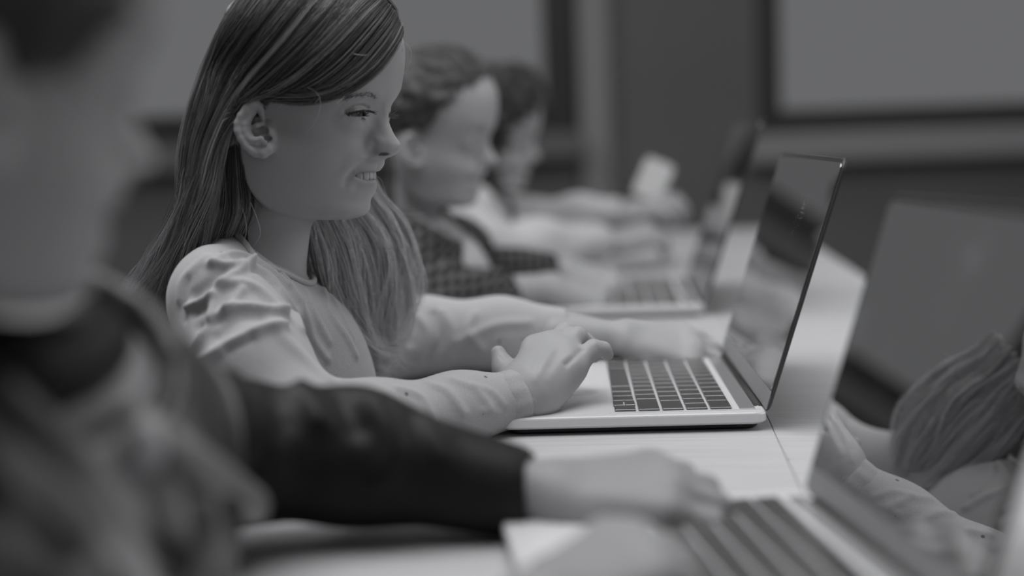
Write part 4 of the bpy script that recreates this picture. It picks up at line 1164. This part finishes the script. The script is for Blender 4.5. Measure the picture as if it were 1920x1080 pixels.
def finish_shirt():
    V, Fq = girl_shirt()
    V, Fq = subdivide(V, Fq); V = laplace(V, Fq, 2)
    V = relief(V, Fq, [(p, a*(1.12 if i < 9 else 0.85), max(0.0026, sg*0.80)) for i, (p, a, sg) in enumerate(SHIRT_FOLDS)])
    shirt = link('shirt', mesh_np('shirt', V, Fq, True), M_shirt, girl_body)
    # rib round the neck line and its shoulder seam, found on the finished shirt
    bvh = BVHTree.FromPolygons([tuple(v) for v in V], [tuple(f) for f in Fq.tolist()])
    def band(pts, r, name, off=0.0):
        L = []
        for x, y in catmull(pts, 40):
            h = bvh.ray_cast(Vector(CAM), Vector(ray(x, y)).normalized())
            if h[0] is not None: L.append(np.array(h[0]) + np.array(h[1])*off)
        L = np.array(L)
        if len(L) > 5:
            L = catmull(L[::3], 60)
            tube_strands(name, [L], [r], [0.5], M_shirt, shirt, sides=8, taper=False)
    A, n, q0, ax_ = NECK
    S = np.array([v.co for v in girl_body.data.vertices]); S = S[np.abs((S-A)@n) < 0.003]
    rv = S-q0; rv = rv-(rv@ax_)[:, None]*ax_; r = np.linalg.norm(rv, axis=1)
    S, rv, r = S[r < 0.07], rv[r < 0.07], r[r < 0.07]
    e1 = unit(np.cross(ax_, [0, 1, 0])); e2 = np.cross(ax_, e1); an = np.arctan2(rv@e2, rv@e1)
    L = []
    for k in range(48):
        m = np.abs((an+math.pi-2*math.pi*(k+0.5)/48+math.pi) % (2*math.pi)-math.pi) < 0.09
        if m.any():
            i = np.argmax(np.where(m, r, 0)); c_ = S[i] - n*((S[i]-A)@n); L.append(c_ + unit(rv[i])*0.0022 + n*0.0004)
    L = np.array(L)
    for _ in range(6): L = (np.roll(L, 1, 0)+2*L+np.roll(L, -1, 0))/4
    L = np.concatenate([L, L[:1]])
    tube_strands('neck_rib', [catmull(L, 160)], [0.0028], [0.5], M_shirt, shirt, sides=8, taper=False)
    # cuff: a hemmed band round the end of the near sleeve
    A, B = P(952, 751, 1.0535), P(994, 740, 1.0622)
    ax_ = unit(B-A); Lc = np.linalg.norm(B-A); s1 = unit(np.cross(ax_, [0, 0, 1])); s2 = np.cross(ax_, s1)
    prof = [(-0.35, 0.0215), (-0.2, 0.0238), (0.3, 0.0240), (0.46, 0.0239), (0.52, 0.0230), (0.58, 0.0239), (0.70, 0.0238), (0.75, 0.0230), (0.80, 0.0238), (0.95, 0.0235), (1.0, 0.0226), (1.0, 0.0212), (0.7, 0.0204), (0.3, 0.0200)]
    n = 64; V = []
    for t, r in prof:
        for k in range(n):
            a = 2*math.pi*k/n; rr = r + 0.0005*math.sin(5*a+t*4) + 0.0003*math.sin(11*a+1)
            V.append(A + ax_*(Lc*t + 0.0012*math.sin(2*a+1)) + (s1*math.cos(a)+s2*math.sin(a))*rr)
    Fq = np.array([[i*n+k, i*n+(k+1) % n, (i+1)*n+(k+1) % n, (i+1)*n+k] for i in range(len(prof)-1) for k in range(n)])
    link('cuff', mesh_np('cuff', np.array(V), Fq, True), M_shirt, shirt)
    return shirt
girl_shirt_o = finish_shirt()

# ================================================================ the other children
HV, HF = head_volume(False, smile=False).mesh()
HV, HF = main_islands(HV, HF)
HV = laplace(HV, HF, 2, 0.4)
SCALP = (HV[:, 0] < np.interp(HV[:, 2], [-40, 0.0, 32, 40, 50, 64, 88, 112], [-30, -26, -20, 2, 30, 44, 66, 84])-6) & (np.abs(HV[:, 1]) < 71)
def feature(pts, sig, amount):
    d = np.minimum(*[seg_dist(HV*np.array([1, q, 1]), np.array([H(x, y, v) for x, y, v in pts])) for q in (1, -1)])
    return amount*np.exp(-(d/sig)**2)
FEATURE = np.maximum(np.maximum(feature([(650, 180, 42), (668, 176, 38), (690, 175, 31), (704, 180, 22)], 4.0, 0.5), feature([(663, 330, 23), (676, 331, 19), (690, 331, 13), (703, 331, 4)], 2.2, 0.55)),
                     feature([(648, 213, 37), (665, 210, 34), (684, 208, 31), (696, 211, 27)], 1.8, 0.5))
def head_frame(nose, yaw, pitch, s=1.0):
    """yaw > 0 turns the face to the camera, pitch > 0 bows it."""
    f = np.array([math.cos(yaw)*math.cos(pitch), -math.sin(yaw)*math.cos(pitch), -math.sin(pitch)])
    n = np.array([-math.sin(yaw), -math.cos(yaw), 0.0]); u = np.cross(n, f); u = u if u[2] > 0 else -u
    o = nose - f*0.092*s
    def tr(V):
        V = np.asarray(V, float)/1000.0*s
        return o + V[..., 0:1]*f + V[..., 1:2]*n + V[..., 2:3]*u
    return tr
def child_eyes(tr, body, s):
    for sgn in (1, -1):
        c = EYE_C.copy(); c[1] *= sgn; c[0] += 0.6
        bm = bmesh.new(); bmesh.ops.create_uvsphere(bm, u_segments=20, v_segments=16, radius=EYE_R/1000*s)
        fw = unit(tr(np.array([100., 0, 0]))-tr(np.array([0., 0, 0]))); fw = unit(fw+np.array([0, 0, -0.3]))
        co = np.array([v.co for v in bm.verts]); an = np.arccos(np.clip(co@fw/(EYE_R/1000*s), -1, 1))
        me = bm_mesh('eye', bm, True); a = me.attributes.new('tone', 'FLOAT', 'POINT')
        a.data.foreach_set('value', np.where(an < 0.5, 0.05, 0.8).astype(np.float32))
        o = link('eye', me, M_eye, body); o.location = tr(c)
def short_hair(tr, body, m, grow_=9.0, line=None, noise=2.0, seed=3, lift=0.0, s=1.0, strands=700, extra=()):
    """close hair: a shaped cap over the cranium with short strands on it."""
    v = Vol(axis(-110, 105, coarse=3.0), axis(-95, 95, coarse=3.0), axis(-85, 150, coarse=3.0))
    R_ = np.array(CRAN_R)+np.array([grow_*1.0, grow_*0.7, grow_]); c = np.array(CRAN_C)+np.array([0, 0, lift])
    v.ell(c, R_)
    for ec, er in extra: v.ell(ec, er, k=12)
    x = v.a[0][:, None, None]; z = v.a[2][None, None, :]; y = v.a[1][None, :, None]
    zl = line or [(-60, -100), (-28, -25), (30, -15), (44, 16), (58, 30), (66, 78), (80, 92), (92, 110)]
    lim = np.interp(v.a[2], [q[0] for q in zl], [q[1] for q in zl]).astype(np.float32)[None, None, :]
    v.F = smax(v.F, (x-lim-4)*0.75 + 0*v.F, 6)
    g = np.random.default_rng(seed)
    V, Fq = v.mesh(); V = laplace(V, Fq, 2)
    n = sum(np.sin(V@g.normal(0, 0.16, 3)+g.uniform(0, 6)) for _ in range(7)); N = vnormals(V, Fq)
    V = V + N*(n*noise*0.33)[:, None]
    tone = np.clip(0.45+0.13*n, 0, 1)
    W = tr(V)
    hair = link('hair', mesh_np('hair', W, Fq[:, ::-1].copy(), True, tone), m, body)
    if strands:
        k = g.integers(0, len(V), strands); b0 = V[k]; nn = N[k]
        fl = np.array([0.55, 0, -0.35]) + g.normal(0, 0.25, (strands, 3))
        fl -= nn*np.sum(fl*nn, 1, keepdims=True)
        L = np.stack([b0-nn*2, b0+nn*2+fl*6, b0+nn*3+fl*14, b0+nn*2.2+fl*22], 1)
        tube_strands('strands', tr(L), np.full(strands, 0.0005*s), g.uniform(0.2, 1, strands), m, hair)
    return hair
def child(label, nose, yaw, pitch, s, trunk, arms, hands, skin=M_skin, tone=0.9, res=0.006):
    tr = head_frame(nose, yaw, pitch, s)
    parts = [(tr(HV), HF[:, ::-1].copy())]
    allp = np.concatenate([np.array(c[0]) for c in arms+[([p for p, _ in t], 0) for t in trunk]])
    lo = allp.min(0)-0.12; hi = allp.max(0)+0.12
    v = Vol(*[np.arange(a, b_, res) for a, b_ in zip(lo, hi)])
    for t in trunk: v.chain([p for p, _ in t], [r-0.012 for _, r in t], 0.04)
    for pts, rs in arms: v.chain(pts, [r*0.72 for r in rs], 0.02)
    parts.append(v.mesh())
    for h in hands:
        a, b_ = chains_mesh(h, 0.0026); parts.append((laplace(a, b_, 2), b_))
    V, Fq = join(parts)
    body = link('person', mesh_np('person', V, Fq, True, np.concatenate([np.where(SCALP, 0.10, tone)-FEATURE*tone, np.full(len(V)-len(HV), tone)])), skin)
    tag(body, label, 'person')
    child_eyes(tr, body, s)
    return body, tr
def garment(name, body, m, trunk, arms, cuts=(), folds=(), res=0.006, noise=0.0, seed=5, sub=False):
    allp = np.concatenate([np.array(c[0]) for c in arms]+[np.array([p for p, _ in t]) for t in trunk])
    lo = allp.min(0)-0.12; hi = allp.max(0)+0.12
    v = Vol(*[np.arange(a, b_, res) for a, b_ in zip(lo, hi)])
    for t in trunk: v.chain([p for p, _ in t], [r for _, r in t], 0.045)
    for pts, rs in arms: v.chain(pts, rs, 0.025)
    for a, b_, r1, r2 in cuts: v.cap(a, b_, r1, r2, 0.004, 'sub')
    V, Fq = v.mesh(); V = laplace(V, Fq, 2)
    if sub: V, Fq = subdivide(V, Fq); V = laplace(V, Fq, 1)
    if noise:
        g = np.random.default_rng(seed); n = 0
        for _ in range(9):
            n = n + np.sin(V@(g.normal(0, 1, 3)*np.array([45, 45, 70]))+g.uniform(0, 6))
        V = V + vnormals(V, Fq)*(n*noise/3)[:, None]
    if folds: V = relief(V, Fq, folds)
    return link(name, mesh_np(name, V, Fq, True), m, body)

# ---- the boy in plaid behind her
def boy():
    Y = 1.72
    nose = P(932, 298, Y-0.02)
    trunk = [[(P(770, 440, Y+0.02), 0.052), (P(770, 560, Y+0.03), 0.088), (P(760, 700, Y+0.03), 0.098)],
             [(P(718, 470, Y-0.10), 0.046), (P(770, 465, Y), 0.05), (P(850, 470, Y+0.14), 0.046)]]
    near = ([P(715, 480, Y-0.11), P(770, 580, Y-0.14), P(850, 562, Y-0.08), P(945, 548, Y-0.03)], [0.045, 0.044, 0.038, 0.031])
    far = ([P(855, 470, Y+0.15), P(890, 520, Y+0.19), P(960, 515, Y+0.19), P(1035, 510, Y+0.17)], [0.045, 0.042, 0.036, 0.030])
    h1 = generic_hand(P(1030, 540, Y-0.01), P(1130, 566, Y+0.02)-P(1030, 536, Y-0.01), (0.25, -0.25, 0.9), (0, 1, 0), curl=(0.45, 0.55, 0.4), s=1.08, elbow=P(860, 556, Y-0.06))
    h2 = generic_hand(P(1060, 508, Y+0.165), P(1150, 530, Y+0.15)-P(1060, 503, Y+0.165), (0.2, -0.35, 0.9), (0, -1, 0), curl=(0.4, 0.5, 0.4), s=1.05, elbow=P(960, 512, Y+0.19))
    body, tr = child('blurred short-haired boy in a dark plaid shirt bent over the laptop behind', nose, math.radians(13), math.radians(-1), 1.0,
                     trunk, [near, far], [h1, h2])
    short_hair(tr, body, M_hair_mid, 10, strands=900, line=[(-60, -100), (-28, -25), (25, -12), (38, 12), (52, 30), (70, 46), (88, 66), (100, 84), (112, 96), (124, 104)])
    sh = garment('plaid_shirt', body, M_plaid, trunk, [near, far],
                 cuts=[(P(800, 400, Y), P(790, 470, Y+0.01), 0.052, 0.042), (P(948, 548, Y-0.03), P(1010, 542, Y-0.01), 0.024, 0.03), (P(1038, 510, Y+0.17), P(1090, 506, Y+0.165), 0.024, 0.03)], noise=0.003)
    # white undershirt showing in the open front
    t2 = [[(P(815, 450, Y+0.02), 0.035), (P(838, 520, Y+0.02), 0.050), (P(826, 640, Y+0.02), 0.062)]]
    garment('undershirt', body, M_white_cotton, t2, [], noise=0.002)
    # shirt collar
    L = np.array([P(x, y, yy) for x, y, yy in ((735, 405, Y-0.02), (770, 430, Y-0.055), (820, 452, Y-0.04), (850, 470, Y-0.01))])
    tube_strands('collar', [catmull(L, 20)], [0.013], [0.5], M_plaid, sh, sides=8, taper=False)
boy()

M_display = mat('lit_display', 0.3, 0.3)
nt, b = nodes(M_display); b.inputs['Emission Color'].default_value = (1, 1, 1, 1); b.inputs['Emission Strength'].default_value = 0.17

# ---- the dark-haired child further along
def third():
    Y = 2.25
    nose = P(1013, 292, Y)
    trunk = [[(P(890, 395, Y+0.03), 0.05), (P(880, 470, Y+0.03), 0.085), (P(870, 560, Y+0.03), 0.10)],
             [(P(850, 405, Y-0.12), 0.045), (P(890, 405, Y), 0.05), (P(940, 410, Y+0.14), 0.045)]]
    near = ([P(850, 410, Y-0.13), P(905, 470, Y-0.15), P(1000, 462, Y-0.10), P(1120, 455, Y-0.02)], [0.046, 0.046, 0.040, 0.033])
    far = ([P(945, 408, Y+0.15), P(1010, 420, Y+0.17), P(1080, 408, Y+0.15), P(1160, 402, Y+0.10)], [0.044, 0.040, 0.035, 0.028])
    h1 = generic_hand(P(1145, 455, Y), P(1215, 440, Y+0.02)-P(1145, 455, Y), (0.3, -0.3, 0.9), (0, 0.3, 1), curl=(0.5, 0.6, 0.5), s=1.05, elbow=P(1000, 460, Y-0.1))
    h2 = generic_hand(P(1165, 402, Y+0.10), P(1220, 388, Y+0.08)-P(1165, 402, Y+0.1), (-0.6, -0.3, 0.7), (0.3, 0, 1), curl=(0.5, 0.7, 0.6), s=1.05, elbow=P(1080, 408, Y+0.15))
    body, tr = child('far dark-haired child in a white long-sleeved top, mostly hidden behind the boy', nose, math.radians(12), math.radians(0), 1.02,
                     trunk, [near, far], [h1, h2], tone=0.85)
    short_hair(tr, body, M_hair_dark, 20, lift=6, noise=7, seed=8, strands=900,
               extra=[((-12, 0, 5), (62, 80, 78))],
               line=[(-70, 20), (-40, 38), (0, 46), (30, 48), (48, 54), (62, 76), (80, 94), (100, 112)])
    garment('white_top', body, M_white_cotton, trunk, [near, far], cuts=[(P(925, 375, Y), P(915, 415, Y+0.01), 0.05, 0.042),
            (P(1123, 455, Y-0.02), P(1180, 455, Y), 0.024, 0.03), (P(1163, 402, Y+0.1), P(1200, 398, Y+0.09), 0.02, 0.03)], noise=0.003)
    # small white tablet held up
    c = P(1225, 338, Y+0.08)
    t = empty('tablet', c); tag(t, 'small bright tablet held up by the far dark-haired child', 'tablet')
    t.rotation_euler = (math.radians(78), math.radians(24), math.radians(-12))
    link('case', rounded_slab('case', -0.027, 0.027, -0.036, 0.036, -0.004, 0.0035, 0.010, 0.0015), M_white_cotton, t)
    link('display', rounded_slab('display', -0.024, 0.024, -0.033, 0.033, 0.0030, 0.0042, 0.007, 0.0004), M_display, t)
third()

# ---- the nearest child, far out of focus at the left edge
def streaked_cloth():
    m = mat('streaked_satin', 0.2, 0.42, spec=0.6)  # dark base with paler slanting streaks
    nt, b = nodes(m)
    tc = nt.nodes.new('ShaderNodeTexCoord')
    w = nt.nodes.new('ShaderNodeTexNoise'); w.inputs['Scale'].default_value = 16; w.inputs['Detail'].default_value = 1.0; w.inputs['Distortion'].default_value = 0.8
    mp = nt.nodes.new('ShaderNodeMapping'); mp.inputs['Rotation'].default_value = (0, math.radians(-56), 0)
    mp2 = nt.nodes.new('ShaderNodeMapping'); mp2.inputs['Scale'].default_value = (7, 24, 30)
    w.inputs['Scale'].default_value = 1.0
    nt.links.new(tc.outputs['Object'], mp.inputs[0]); nt.links.new(mp.outputs[0], mp2.inputs[0]); nt.links.new(mp2.outputs[0], w.inputs['Vector'])
    cr = nt.nodes.new('ShaderNodeValToRGB')
    cr.color_ramp.elements[0].position = 0.46; cr.color_ramp.elements[1].position = 0.62
    cr.color_ramp.elements[0].color = (0.012, 0.012, 0.0125, 1); cr.color_ramp.elements[1].color = (0.22, 0.22, 0.225, 1)
    nt.links.new(w.outputs['Fac'], cr.inputs[0]); nt.links.new(cr.outputs[0], b.inputs['Base Color'])
    return m
M_streaked = streaked_cloth()
def nearest():
    Y = 0.60
    nose = P(288, 290, 0.56)
    trunk = [[(P(40, 760, Y), 0.052), (P(70, 960, Y), 0.082), (P(10, 1400, Y+0.02), 0.10)],
             [(P(-150, 800, Y-0.08), 0.045), (P(60, 775, Y+0.0), 0.052), (P(290, 790, Y+0.07), 0.040)]]
    far = ([P(290, 790, Y+0.07), P(430, 850, Y+0.17), P(660, 855, Y+0.185), P(985, 925, Y+0.175)], [0.040, 0.0385, 0.0370, 0.0270])
    near = ([P(-150, 830, Y-0.09), P(150, 1330, Y-0.10), P(620, 1330, Y-0.07), P(880, 1260, Y-0.04)], [0.044, 0.042, 0.036, 0.030])
    h1 = generic_hand(P(1035, 926, Y+0.17), P(1250, 918, Y+0.165)-P(1035, 926, Y+0.17), (0.0, -0.35, 0.9), (0.2, -1, 0), curl=(0.35, 0.75, 0.6), s=1.0,
                      elbow=P(700, 870, Y+0.175))
    h2 = generic_hand(P(1010, 1150, Y-0.02), P(1270, 1010, Y+0.04)-P(1010, 1150, Y-0.02), (-0.2, -0.35, 0.9), (0, 1, 0.2), curl=(0.5, 0.75, 0.5), s=1.0, elbow=P(640, 1320, Y-0.06))
    body, tr = child('out-of-focus dark-haired child cut off by the left edge, in a dark jacket with pale streaks', nose, math.radians(-38), math.radians(1), 1.0,
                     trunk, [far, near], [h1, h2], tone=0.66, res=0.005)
    short_hair(tr, body, M_hair_dark, 10, seed=6, strands=600, line=[(-60, -100), (-30, -20), (0, 12), (25, 36), (50, 52), (70, 66), (85, 76), (100, 92)])
    jk = garment('jacket', body, M_streaked, trunk, [near], cuts=[(P(150, 620, Y-0.04), P(60, 770, Y), 0.05, 0.040), (P(885, 1258, Y-0.04), P(1000, 1190, Y-0.02), 0.026, 0.035)],
            folds=[([(0, 720), (130, 860), (260, 1075)], 0.007, 0.008), ([(200, 800), (300, 900), (340, 1060)], 0.007, 0.007), ([(0, 900), (120, 1000)], 0.006, 0.008)], res=0.005)
    sl = garment('sleeve', jk, M_jacket, [], [far], cuts=[(P(985, 926, Y+0.175), P(1110, 922, Y+0.17), 0.0225, 0.035)],
            folds=[([(430, 700), (470, 770), (480, 850)], 0.005, 0.007), ([(560, 720), (600, 790)], 0.006, 0.007), ([(700, 750), (740, 830), (720, 900)], 0.005, 0.008),
                   ([(800, 790), (830, 860)], 0.005, 0.007), ([(360, 700), (420, 780)], 0.005, 0.007), ([(640, 740), (670, 800)], -0.005, 0.008), ([(510, 730), (530, 790)], -0.005, 0.007)], res=0.004)
    # satin facing along the open front, with a bright press stud
    bvh = BVHTree.FromPolygons([tuple(v.co) for v in jk.data.vertices], [tuple(p.vertices) for p in jk.data.polygons])
    def on(x, y, Yd):
        h = bvh.ray_cast(Vector(CAM), Vector(ray(x, y)).normalized())
        return np.array(h[0]) if h[0] is not None else P(x, y, Yd)
    L = catmull([on(112, 665, Y-0.05), on(190, 745, Y-0.04), on(270, 812, Y-0.03), on(370, 880, Y), on(470, 950, Y+0.06)], 30)
    tube_strands('facing', [L], [0.0105], [0.9], M_satin, jk, sides=10, taper=False)
    L = catmull([P(-120, 600, Y+0.03), P(-90, 660, Y-0.06), P(20, 690, Y-0.085), P(120, 680, Y-0.055), P(172, 640, Y+0.0), P(120, 600, Y+0.05)], 40)
    tube_strands('collar', [L], [0.0185], [0.5], M_jacket, jk, sides=12, taper=False)
    L = catmull([on(150, 640, Y-0.02), P(245, 645, Y+0.05), P(330, 735, Y+0.06), P(400, 845, Y+0.07)], 20)
    tube_strands('hood_cord', [L], [0.0045], [0.5], M_satin, jk, sides=8, taper=False)
    bm = bmesh.new(); bmesh.ops.create_uvsphere(bm, u_segments=20, v_segments=14, radius=0.0085, matrix=Matrix.Diagonal((1, 0.6, 1.35, 1)))
    o = link('press_stud', bm_mesh('press_stud', bm, True), M_white_cotton, jk); o.location = on(285, 826, Y-0.03) + np.array([0, -0.012, 0])
nearest()
